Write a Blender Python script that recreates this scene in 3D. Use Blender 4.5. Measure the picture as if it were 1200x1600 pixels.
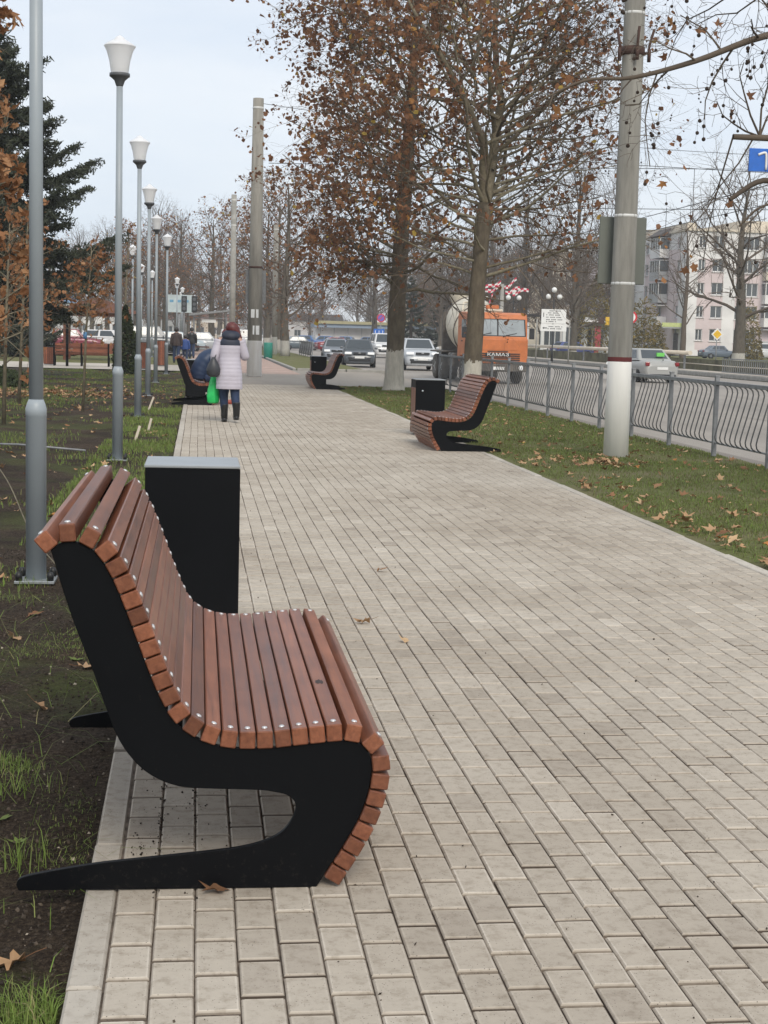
import bpy, bmesh, math, random
import numpy as np
from mathutils import Vector, Matrix
for o in list(bpy.data.objects): bpy.data.objects.remove(o)
SC = bpy.context.scene
COL = SC.collection
R = math.radians
rng = np.random.default_rng(7)
random.seed(7)
# ---------------------------------------------------------------- camera
CAM_H = 1.475
YAW, PITCH, ROLL = R(7.015), R(6.545), R(1.490)
cd = bpy.data.cameras.new('camera'); cam = bpy.data.objects.new('camera', cd); COL.objects.link(cam)
cd.sensor_fit = 'VERTICAL'; cd.sensor_height = 36.0; cd.lens = 54.0
cd.clip_start = 0.05; cd.clip_end = 6000
_f = Vector((math.sin(YAW)*math.cos(PITCH), math.cos(YAW)*math.cos(PITCH), -math.sin(PITCH)))
_r = Vector((math.cos(YAW), -math.sin(YAW), 0)); _u = _r.cross(_f)
_c, _s = math.cos(ROLL), math.sin(ROLL)
_R = _c*_r + _s*_u; _U = -_s*_r + _c*_u
cam.matrix_world = Matrix(((_R.x,_U.x,-_f.x,0),(_R.y,_U.y,-_f.y,0),(_R.z,_U.z,-_f.z,CAM_H),(0,0,0,1)))
SC.camera = cam
# ---------------------------------------------------------------- sky, sun, exposure
SUN_EL, SUN_AZ = R(40), R(172)          # azimuth clockwise from +Y: behind the camera, to the right
w = bpy.data.worlds.new('World'); SC.world = w; w.use_nodes = True
nt = w.node_tree; nt.nodes.clear()
def N(nt, t, **kw):
    n = nt.nodes.new(t)
    for k, v in kw.items(): setattr(n, k, v)
    return n
out = N(nt, 'ShaderNodeOutputWorld'); bg = N(nt, 'ShaderNodeBackground')
sky = N(nt, 'ShaderNodeTexSky', sky_type='NISHITA'); sky.sun_disc = False
sky.sun_elevation = SUN_EL; sky.sun_rotation = SUN_AZ
tc = N(nt, 'ShaderNodeTexCoord'); mp = N(nt, 'ShaderNodeMapping')
mp.inputs['Scale'].default_value = (1.2, 1.2, 5.0)
nz = N(nt, 'ShaderNodeTexNoise'); nz.inputs['Scale'].default_value = 2.2; nz.inputs['Detail'].default_value = 5; nz.inputs['Roughness'].default_value = .55
cr = N(nt, 'ShaderNodeValToRGB')
cr.color_ramp.elements[0].position = .36; cr.color_ramp.elements[0].color = (.655,.722,.815,1)
cr.color_ramp.elements[1].position = .62; cr.color_ramp.elements[1].color = (.79,.822,.862,1)
sc10 = N(nt, 'ShaderNodeVectorMath', operation='SCALE'); sc10.inputs['Scale'].default_value = 7.5
mx = N(nt, 'ShaderNodeMix', data_type='RGBA'); mx.inputs[0].default_value = .90
L = nt.links.new
L(tc.outputs['Generated'], mp.inputs['Vector']); L(mp.outputs[0], nz.inputs['Vector']); L(nz.outputs['Fac'], cr.inputs[0])
L(cr.outputs[0], sc10.inputs[0]); L(sky.outputs[0], mx.inputs[6]); L(sc10.outputs[0], mx.inputs[7])
L(mx.outputs[2], bg.inputs['Color']); bg.inputs['Strength'].default_value = .1
L(bg.outputs[0], out.inputs['Surface'])
sl = bpy.data.lights.new('sun', 'SUN'); sl.energy = 1.5; sl.angle = R(24); sl.color = (1, .93, .82)
sun = bpy.data.objects.new('sun', sl); COL.objects.link(sun)
sun.rotation_euler = Vector((-math.sin(SUN_AZ)*math.cos(SUN_EL), -math.cos(SUN_AZ)*math.cos(SUN_EL), -math.sin(SUN_EL))).to_track_quat('-Z', 'Y').to_euler()
SC.view_settings.view_transform = 'Standard'; SC.view_settings.look = 'None'
SC.view_settings.exposure = 0.66; SC.view_settings.gamma = 1.0; SC.view_settings.use_curve_mapping = False
SC.cycles.max_bounces = 6; SC.cycles.transparent_max_bounces = 8
SC.cycles.use_denoising = True
# ---------------------------------------------------------------- materials
def new_mat(name):
    m = bpy.data.materials.new(name); m.use_nodes = True
    return m, m.node_tree, m.node_tree.nodes['Principled BSDF']
def noise(nt, scale, detail=4, rough=.55, coord='Object', stretch=None):
    tc = N(nt, 'ShaderNodeTexCoord'); nz = N(nt, 'ShaderNodeTexNoise')
    nz.inputs['Scale'].default_value = scale; nz.inputs['Detail'].default_value = detail; nz.inputs['Roughness'].default_value = rough
    if stretch:
        mp = N(nt, 'ShaderNodeMapping'); mp.inputs['Scale'].default_value = stretch
        nt.links.new(tc.outputs[coord], mp.inputs['Vector']); nt.links.new(mp.outputs[0], nz.inputs['Vector'])
    else: nt.links.new(tc.outputs[coord], nz.inputs['Vector'])
    return nz
def ramp(nt, src, stops):
    cr = N(nt, 'ShaderNodeValToRGB'); e = cr.color_ramp.elements
    while len(e) < len(stops): e.new(.5)
    for i, (p, c) in enumerate(stops):
        e[i].position = p; e[i].color = tuple(c) + (1,)
    nt.links.new(src, cr.inputs[0]); return cr
def mixc(nt, fac, a, b, mode='MIX'):
    m = N(nt, 'ShaderNodeMix', data_type='RGBA', blend_type=mode)
    for i, s in ((0, fac), (6, a), (7, b)):
        if isinstance(s, (int, float)): m.inputs[i].default_value = s
        elif isinstance(s, tuple): m.inputs[i].default_value = s + (1,)
        else: nt.links.new(s, m.inputs[i])
    return m.outputs[2]
def bump(nt, p, h, strength, dist=.01):
    b = N(nt, 'ShaderNodeBump'); b.inputs['Strength'].default_value = strength; b.inputs['Distance'].default_value = dist
    nt.links.new(h, b.inputs['Height']); nt.links.new(b.outputs[0], p.inputs['Normal'])
def pm(name, col, rough=.6, metal=0, var=.12, vs=6., bs=0, bstr=.2, spec=.5, emit=None):
    m, nt, p = new_mat(name)
    nz = noise(nt, vs)
    a = tuple(max(0, c*(1-var)) for c in col); b = tuple(min(1, c*(1+var)) for c in col)
    cr = ramp(nt, nz.outputs['Fac'], [(.3, a), (.7, b)])
    nt.links.new(cr.outputs[0], p.inputs['Base Color'])
    p.inputs['Roughness'].default_value = rough; p.inputs['Metallic'].default_value = metal; p.inputs['Specular IOR Level'].default_value = spec
    if bs: bump(nt, p, noise(nt, bs, 5).outputs['Fac'], bstr)
    if emit: p.inputs['Emission Color'].default_value = emit[0] + (1,); p.inputs['Emission Strength'].default_value = emit[1]
    return m
def tone_mat(name, stops, rough=.7, trans=0, spec=.3, ns=None, namt=.25):
    """colour picked along a ramp by the per-piece 'tone' attribute (each leaf, blade or stone has its own colour)"""
    m, nt, p = new_mat(name)
    at = N(nt, 'ShaderNodeAttribute', attribute_name='tone')
    cr = ramp(nt, at.outputs['Fac'], stops); c = cr.outputs[0]
    if ns:
        nz = noise(nt, ns, 4); g = ramp(nt, nz.outputs['Fac'], [(.3, (1-namt,)*3), (.7, (1+namt*.3,)*3)])
        c = mixc(nt, 1., c, g.outputs[0], 'MULTIPLY')
    nt.links.new(c, p.inputs['Base Color']); p.inputs['Roughness'].default_value = rough; p.inputs['Specular IOR Level'].default_value = spec
    if trans:
        tr = N(nt, 'ShaderNodeBsdfTranslucent'); ms = N(nt, 'ShaderNodeMixShader'); ms.inputs[0].default_value = trans
        nt.links.new(c, tr.inputs['Color']); nt.links.new(p.outputs[0], ms.inputs[1]); nt.links.new(tr.outputs[0], ms.inputs[2])
        nt.links.new(ms.outputs[0], nt.nodes['Material Output'].inputs['Surface'])
    return m
M = {}
# concrete paver: own tone + mottling + pinholes + stains
def mk_paver(name, stops):
    m, nt, p = new_mat(name)
    at = N(nt, 'ShaderNodeAttribute', attribute_name='tone')
    base = ramp(nt, at.outputs['Fac'], stops).outputs[0]
    n1 = noise(nt, 9, 5, .6, 'Object'); geo = N(nt, 'ShaderNodeNewGeometry')
    n1 = N(nt, 'ShaderNodeTexNoise'); n1.inputs['Scale'].default_value = 22; n1.inputs['Detail'].default_value = 8; n1.inputs['Roughness'].default_value = .72
    nt.links.new(geo.outputs['Position'], n1.inputs['Vector'])
    mott = ramp(nt, n1.outputs['Fac'], [(.28, (.66,.63,.59)), (.5, (1,1,1)), (.75, (1.08,1.08,1.07))]).outputs[0]
    c = mixc(nt, 1., base, mott, 'MULTIPLY')
    n2 = N(nt, 'ShaderNodeTexNoise'); n2.inputs['Scale'].default_value = .55; n2.inputs['Detail'].default_value = 4
    nt.links.new(geo.outputs['Position'], n2.inputs['Vector'])
    st = ramp(nt, n2.outputs['Fac'], [(.36, (.84,.82,.80)), (.58, (1,1,1))]).outputs[0]
    c = mixc(nt, 1., c, st, 'MULTIPLY')
    vo = N(nt, 'ShaderNodeTexVoronoi'); vo.inputs['Scale'].default_value = 95; nt.links.new(geo.outputs['Position'], vo.inputs['Vector'])
    n3 = N(nt, 'ShaderNodeTexNoise'); n3.inputs['Scale'].default_value = 7; nt.links.new(geo.outputs['Position'], n3.inputs['Vector'])
    th = N(nt, 'ShaderNodeMath', operation='MULTIPLY'); nt.links.new(n3.outputs['Fac'], th.inputs[0]); th.inputs[1].default_value = .24
    lt = N(nt, 'ShaderNodeMath', operation='LESS_THAN'); nt.links.new(vo.outputs['Distance'], lt.inputs[0]); nt.links.new(th.outputs[0], lt.inputs[1])
    c = mixc(nt, lt.outputs[0], c, (.12,.10,.085))
    nt.links.new(c, p.inputs['Base Color']); p.inputs['Roughness'].default_value = .85; p.inputs['Specular IOR Level'].default_value = .25
    n4 = N(nt, 'ShaderNodeTexNoise'); n4.inputs['Scale'].default_value = 120; n4.inputs['Detail'].default_value = 3; nt.links.new(geo.outputs['Position'], n4.inputs['Vector'])
    bump(nt, p, n4.outputs['Fac'], .35, .003)
    return m
M['paver'] = mk_paver('grey_concrete_paver', [(0, (.085,.066,.052)), (.2, (.33,.285,.235)), (.45, (.420,.370,.306)), (.75, (.472,.419,.350)), (1, (.64,.585,.505))])
M['kerb'] = mk_paver('pale_concrete_edging', [(0, (.06,.045,.035)), (.15, (.42,.38,.325)), (1, (.54,.495,.43))])
M['joint'] = pm('sandy_joint_soil', (.125,.10,.08), .95, var=.5, vs=25, spec=.1)
# soil with mossy patches
def mk_soil():
    m, nt, p = new_mat('dark_soil')
    n1 = noise(nt, 55, 6, .7); c1 = ramp(nt, n1.outputs['Fac'], [(.3, (.024,.017,.012)), (.5, (.062,.046,.034)), (.62, (.11,.085,.062)), (.78, (.24,.19,.14))]).outputs[0]
    n0 = noise(nt, 1.3, 4); c0 = ramp(nt, n0.outputs['Fac'], [(.35, (.62,.6,.58)), (.65, (1.15,1.12,1.08))]).outputs[0]
    c1 = mixc(nt, 1., c1, c0, 'MULTIPLY')
    nf = noise(nt, 170, 4, .8); c1 = mixc(nt, 1., c1, ramp(nt, nf.outputs['Fac'], [(.32, (.45,.43,.42)), (.55, (1.05,1.03,1.0)), (.72, (1.9,1.8,1.65))]).outputs[0], 'MULTIPLY')
    n2 = noise(nt, .55, 5, .62); g = ramp(nt, n2.outputs['Fac'], [(.5, (0,0,0)), (.60, (1,1,1))]).outputs[0]
    n3 = noise(nt, 40, 4, .7); gc = ramp(nt, n3.outputs['Fac'], [(.3, (.050,.060,.020)), (.7, (.12,.15,.040))]).outputs[0]
    hf = N(nt, 'ShaderNodeMath', operation='MULTIPLY'); hf.inputs[1].default_value = .55; nt.links.new(g, hf.inputs[0])
    c = mixc(nt, hf.outputs[0], c1, gc)
    nt.links.new(c, p.inputs['Base Color']); p.inputs['Roughness'].default_value = .95; p.inputs['Specular IOR Level'].default_value = .15
    n5 = noise(nt, 38, 7, .75); bump(nt, p, n5.outputs['Fac'], 1., .035)
    return m
M['soil'] = mk_soil()
def mk_lawn():
    m, nt, p = new_mat('short_lawn')
    n1 = noise(nt, 30, 6, .7); c1 = ramp(nt, n1.outputs['Fac'], [(.3, (.075,.082,.030)), (.7, (.18,.195,.070))]).outputs[0]
    n2 = noise(nt, 1.1, 5, .6); d = ramp(nt, n2.outputs['Fac'], [(.42, (0,0,0)), (.66, (1,1,1))]).outputs[0]
    hf = N(nt, 'ShaderNodeMath', operation='MULTIPLY'); hf.inputs[1].default_value = .75; nt.links.new(d, hf.inputs[0])
    c = mixc(nt, hf.outputs[0], c1, (.20,.165,.105))
    nt.links.new(c, p.inputs['Base Color']); p.inputs['Roughness'].default_value = .95; p.inputs['Specular IOR Level'].default_value = .1
    bump(nt, p, n1.outputs['Fac'], .8, .03)
    return m
M['lawn'] = mk_lawn()
def mk_asphalt(name, a, b):
    m, nt, p = new_mat(name)
    n1 = noise(nt, 45, 6, .7); n2 = noise(nt, .35, 5, .6, stretch=(1, .25, 1))
    c = mixc(nt, 1., ramp(nt, n1.outputs['Fac'], [(.3, a), (.7, b)]).outputs[0], ramp(nt, n2.outputs['Fac'], [(.35, (.78,.77,.75)), (.62, (1.1,1.08,1.05))]).outputs[0], 'MULTIPLY')
    nt.links.new(c, p.inputs['Base Color']); p.inputs['Roughness'].default_value = .8
    bump(nt, p, n1.outputs['Fac'], .3, .01); return m
M['asphalt'] = mk_asphalt('worn_asphalt', (.24,.215,.19), (.34,.31,.275))
M['asphalt2'] = mk_asphalt('dusty_driveway', (.22,.19,.16), (.33,.295,.25))
M['shoulder'] = mk_asphalt('dirty_shoulder', (.15,.13,.11), (.26,.23,.20))
def mk_red():
    m, nt, p = new_mat('pink_paving')
    tc = N(nt, 'ShaderNodeTexCoord'); br = N(nt, 'ShaderNodeTexBrick'); br.inputs['Scale'].default_value = 2.5
    br.inputs['Color1'].default_value = (.40,.27,.22,1); br.inputs['Color2'].default_value = (.46,.33,.27,1); br.inputs['Mortar'].default_value = (.2,.15,.12,1); br.inputs['Mortar Size'].default_value = .012
    nt.links.new(tc.outputs['Object'], br.inputs['Vector'])
    n2 = noise(nt, .8, 4); c = mixc(nt, 1., br.outputs['Color'], ramp(nt, n2.outputs['Fac'], [(.35, (.8,.8,.8)), (.65, (1.1,1.1,1.1))]).outputs[0], 'MULTIPLY')
    nt.links.new(c, p.inputs['Base Color']); p.inputs['Roughness'].default_value = .9; return m
M['redpave'] = mk_red()
M['parkpath'] = mk_asphalt('pale_park_paving', (.40,.36,.31), (.52,.475,.415))
# varnished slat: grain runs along the slat (object X), each slat its own shade
def mk_wood(name, dark, mid, light):
    m, nt, p = new_mat(name)
    oi = N(nt, 'ShaderNodeObjectInfo'); tc = N(nt, 'ShaderNodeTexCoord')
    sh = N(nt, 'ShaderNodeVectorMath', operation='SCALE'); cmb = N(nt, 'ShaderNodeCombineXYZ')
    for i in range(3): nt.links.new(oi.outputs['Random'], cmb.inputs[i])
    nt.links.new(cmb.outputs[0], sh.inputs[0]); sh.inputs['Scale'].default_value = 37
    ad = N(nt, 'ShaderNodeVectorMath', operation='ADD'); nt.links.new(tc.outputs['Object'], ad.inputs[0]); nt.links.new(sh.outputs[0], ad.inputs[1])
    mp = N(nt, 'ShaderNodeMapping'); mp.inputs['Scale'].default_value = (1.6, 42, 42); nt.links.new(ad.outputs[0], mp.inputs['Vector'])
    n1 = N(nt, 'ShaderNodeTexNoise'); n1.inputs['Scale'].default_value = 1.6; n1.inputs['Detail'].default_value = 6; n1.inputs['Roughness'].default_value = .6; n1.inputs['Distortion'].default_value = .5
    nt.links.new(mp.outputs[0], n1.inputs['Vector'])
    c = ramp(nt, n1.outputs['Fac'], [(.25, dark), (.5, mid), (.78, light)]).outputs[0]
    v = N(nt, 'ShaderNodeMapRange'); v.inputs['To Min'].default_value = .66; v.inputs['To Max'].default_value = 1.34; nt.links.new(oi.outputs['Random'], v.inputs['Value'])
    hs = N(nt, 'ShaderNodeHueSaturation'); nt.links.new(c, hs.inputs['Color']); nt.links.new(v.outputs[0], hs.inputs['Value'])
    n2 = N(nt, 'ShaderNodeTexNoise'); n2.inputs['Scale'].default_value = 5; nt.links.new(ad.outputs[0], n2.inputs['Vector'])
    c = mixc(nt, 1., hs.outputs[0], ramp(nt, n2.outputs['Fac'], [(.35, (.82,.8,.8)), (.65, (1.08,1.08,1.08))]).outputs[0], 'MULTIPLY')
    nt.links.new(c, p.inputs['Base Color'])
    rr = N(nt, 'ShaderNodeMapRange'); rr.inputs['To Min'].default_value = .30; rr.inputs['To Max'].default_value = .48; nt.links.new(n1.outputs['Fac'], rr.inputs['Value']); nt.links.new(rr.outputs[0], p.inputs['Roughness'])
    bump(nt, p, n1.outputs['Fac'], .10, .003); return m
M['wood'] = mk_wood('varnished_reddish_wood', (.118,.039,.020), (.195,.069,.034), (.265,.102,.052))
M['parkwood'] = mk_wood('orange_brown_planks', (.12,.038,.02), (.19,.065,.034), (.26,.095,.05))
def mk_black():
    m, nt, p = new_mat('black_powder_coat')
    tc = N(nt, 'ShaderNodeTexCoord'); sx = N(nt, 'ShaderNodeSeparateXYZ'); nt.links.new(tc.outputs['Object'], sx.inputs[0])
    n1 = noise(nt, 60, 5, .7); n2 = noise(nt, 2.5, 4)
    mr = N(nt, 'ShaderNodeMapRange'); mr.inputs['From Min'].default_value = 0; mr.inputs['From Max'].default_value = .16; mr.inputs['To Min'].default_value = .27; mr.inputs['To Max'].default_value = .18; nt.links.new(sx.outputs['Z'], mr.inputs['Value'])
    ad = N(nt, 'ShaderNodeMath', operation='ADD'); nt.links.new(n1.outputs['Fac'], ad.inputs[0]); nt.links.new(mr.outputs[0], ad.inputs[1])
    c = ramp(nt, ad.outputs[0], [(.82, (.0024,.0029,.0040)), (1., (.024,.021,.018))]).outputs[0]    # splashed dust specks, thickest near the ground
    nt.links.new(c, p.inputs['Base Color']); p.inputs['Specular IOR Level'].default_value = .14
    rr = N(nt, 'ShaderNodeMapRange'); rr.inputs['To Min'].default_value = .38; rr.inputs['To Max'].default_value = .62; nt.links.new(n2.outputs['Fac'], rr.inputs['Value']); nt.links.new(rr.outputs[0], p.inputs['Roughness']); return m
M['black'] = mk_black()
M['bolt'] = pm('galvanised_bolt', (.62,.62,.62), .4, .6, .1)
M['lidgrey'] = pm('grey_steel_lid', (.36,.38,.39), .38, .5, .06)
M['lampgrey'] = pm('grey_painted_steel', (.30,.335,.36), .42, var=.05, vs=3, spec=.5)
M['socket'] = pm('dark_lamp_socket', (.085,.09,.097), .5)
def mk_shade():
    m, nt, p = new_mat('frosted_white_shade'); p.inputs['Base Color'].default_value = (.93,.93,.93,1); p.inputs['Roughness'].default_value = .35
    p.inputs['Subsurface Weight'].default_value = .6; p.inputs['Subsurface Radius'].default_value = (.1,.1,.1); p.inputs['Subsurface Scale'].default_value = .3
    tr = N(nt, 'ShaderNodeBsdfTranslucent'); tr.inputs['Color'].default_value = (.95,.95,.96,1); ms = N(nt, 'ShaderNodeMixShader'); ms.inputs[0].default_value = .45
    nt.links.new(p.outputs[0], ms.inputs[1]); nt.links.new(tr.outputs[0], ms.inputs[2]); nt.links.new(ms.outputs[0], nt.nodes['Material Output'].inputs['Surface']); return m
M['shade'] = mk_shade()
M['cap'] = pm('black_rubber_cap', (.012,.012,.012), .5)
M['galv'] = pm('weathered_galvanised_steel', (.225,.23,.235), .55, .3, .2, 12)
def mk_banded(name, low, band, high, z1, z2, ns=8, bstr=.4, bscale=25, stretch=None, wear=.06, band_is=None):
    """paint band: limewash below z1, stripe z1..z2, bare material above (all painted on the thing itself)"""
    m, nt, p = new_mat(name)
    tc = N(nt, 'ShaderNodeTexCoord'); sx = N(nt, 'ShaderNodeSeparateXYZ'); nt.links.new(tc.outputs['Object'], sx.inputs[0])
    n1 = noise(nt, ns, 6, .65, stretch=stretch)
    wv = N(nt, 'ShaderNodeMath', operation='MULTIPLY_ADD'); wv.inputs[1].default_value = wear*2; nt.links.new(n1.outputs['Fac'], wv.inputs[0]); nt.links.new(sx.outputs['Z'], wv.inputs[2])
    def gt(z):
        g = N(nt, 'ShaderNodeMath', operation='GREATER_THAN'); nt.links.new(wv.outputs[0], g.inputs[0]); g.inputs[1].default_value = z + wear; return g.outputs[0]
    def vr(c, v): return ramp(nt, n1.outputs['Fac'], [(.3, tuple(x*(1-v) for x in c)), (.7, tuple(min(1, x*(1+v)) for x in c))]).outputs[0]
    c = vr(high, .32)
    if band: c = mixc(nt, gt(z2), band, c)
    c = mixc(nt, gt(z1), vr(low, .18 if not band else .05), c)
    nt.links.new(c, p.inputs['Base Color']); p.inputs['Roughness'].default_value = .88; p.inputs['Specular IOR Level'].default_value = .2
    if bstr: bump(nt, p, noise(nt, bscale, 6, .7, stretch=stretch).outputs['Fac'], bstr, .02)
    return m
M['bark1'] = mk_banded('plane_bark_limewashed_a', (.46,.43,.37), None, (.112,.092,.066), .95, 0, 10, .9, 22, (1,1,.35), .24)
M['bark2'] = mk_banded('plane_bark_limewashed_b', (.46,.43,.37), None, (.115,.095,.07), 1.12, 0, 10, .9, 22, (1,1,.35), .26)
M['barkfar'] = mk_banded('bark_limewashed_far', (.42,.40,.36), None, (.11,.095,.075), 1.0, 0, 10, .6, 22, (1,1,.35), .10)
M['branch'] = tone_mat('branch_bark', [(0, (.10,.08,.058)), (.5, (.19,.162,.11)), (1, (.29,.26,.185))], .9, ns=14, namt=.4)
M['twig'] = tone_mat('fine_twigs', [(0, (.075,.058,.045)), (1, (.18,.142,.105))], .9)
M['fartwig'] = tone_mat('bare_grey_brown_twigs', [(0, (.078,.060,.046)), (1, (.155,.122,.094))], .95)
M['leaf'] = tone_mat('dry_plane_leaf', [(0, (.10,.046,.026)), (.35, (.20,.098,.053)), (.7, (.31,.155,.080)), (.86, (.42,.20,.075)), (.93, (.48,.23,.055)), (1, (.50,.35,.08))], .75, .45)
M['oak'] = tone_mat('dry_oak_leaf', [(0, (.15,.062,.026)), (.5, (.27,.125,.055)), (1, (.42,.235,.12))], .75, .25)
M['fallen'] = tone_mat('fallen_leaf', [(0, (.10,.050,.028)), (.3, (.25,.125,.06)), (.6, (.42,.255,.135)), (.85, (.52,.36,.21)), (.93, (.40,.17,.055)), (1, (.56,.36,.06))], .8, .1)
M['ball'] = pm('brown_seed_ball', (.035,.022,.015), .95, var=.4, vs=80)
M['grass'] = tone_mat('grass_blade', [(0, (.14,.122,.058)), (.4, (.150,.190,.052)), (.8, (.185,.28,.055)), (1, (.36,.32,.15))], .65, .25)
M['needle'] = tone_mat('dark_green_needles', [(0, (.030,.036,.022)), (.5, (.055,.066,.042)), (1, (.095,.10,.068))], .8, .1)
M['thuja'] = tone_mat('thuja_green', [(0, (.016,.024,.009)), (1, (.045,.060,.020))], .85)
M['willow'] = tone_mat('yellowing_hedge_leaf', [(0, (.10,.085,.03)), (.6, (.20,.15,.035)), (1, (.28,.20,.04))], .8, .2)
M['conc'] = mk_banded('concrete_pole_painted_a', (.92,.90,.86), (.13,.035,.035), (.25,.24,.215), 1.24, 1.30, 6, .15, 30, (1,1,.12), .004)
M['conc2'] = mk_banded('concrete_pole_painted_b', (.92,.90,.85), None, (.26,.245,.215), 1.2, 0, 6, .15, 30, (1,1,.12), .01)
M['concbare'] = pm('bare_concrete', (.29,.28,.255), .9, var=.2, vs=4)
M['whiteband'] = pm('white_strap', (.62,.62,.60), .5)
M['rust'] = pm('rusty_collar', (.060,.030,.022), .8, var=.3)
M['signback'] = pm('grey_green_sign_back', (.135,.145,.125), .6, var=.08, vs=2)
M['wire'] = pm('dark_cable', (.05,.055,.06), .6)
M['glass'] = pm('dark_car_glass', (.045,.055,.062), .06, var=.05, spec=.8)
M['bglass'] = pm('window_glass', (.07,.08,.085), .12, var=.5, vs=.25, spec=.7)
M['tyre'] = pm('tyre_rubber', (.018,.018,.019), .85)
M['dustyre'] = pm('dusty_truck_tyre', (.10,.09,.078), .95, var=.25)
M['rim'] = pm('wheel_rim', (.35,.36,.37), .35, .7)
M['plastic'] = pm('black_plastic', (.02,.021,.023), .6)
M['chrome'] = pm('chrome_trim', (.6,.6,.6), .2, .9)
M['white'] = pm('white_paint', (.72,.72,.70), .5, var=.05)
M['headlamp'] = pm('clear_headlamp', (.62,.64,.66), .12, var=.05, spec=.8, emit=((1,.97,.9), .25))
M['taillamp'] = pm('red_taillamp', (.22,.008,.012), .18, spec=.7)
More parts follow.
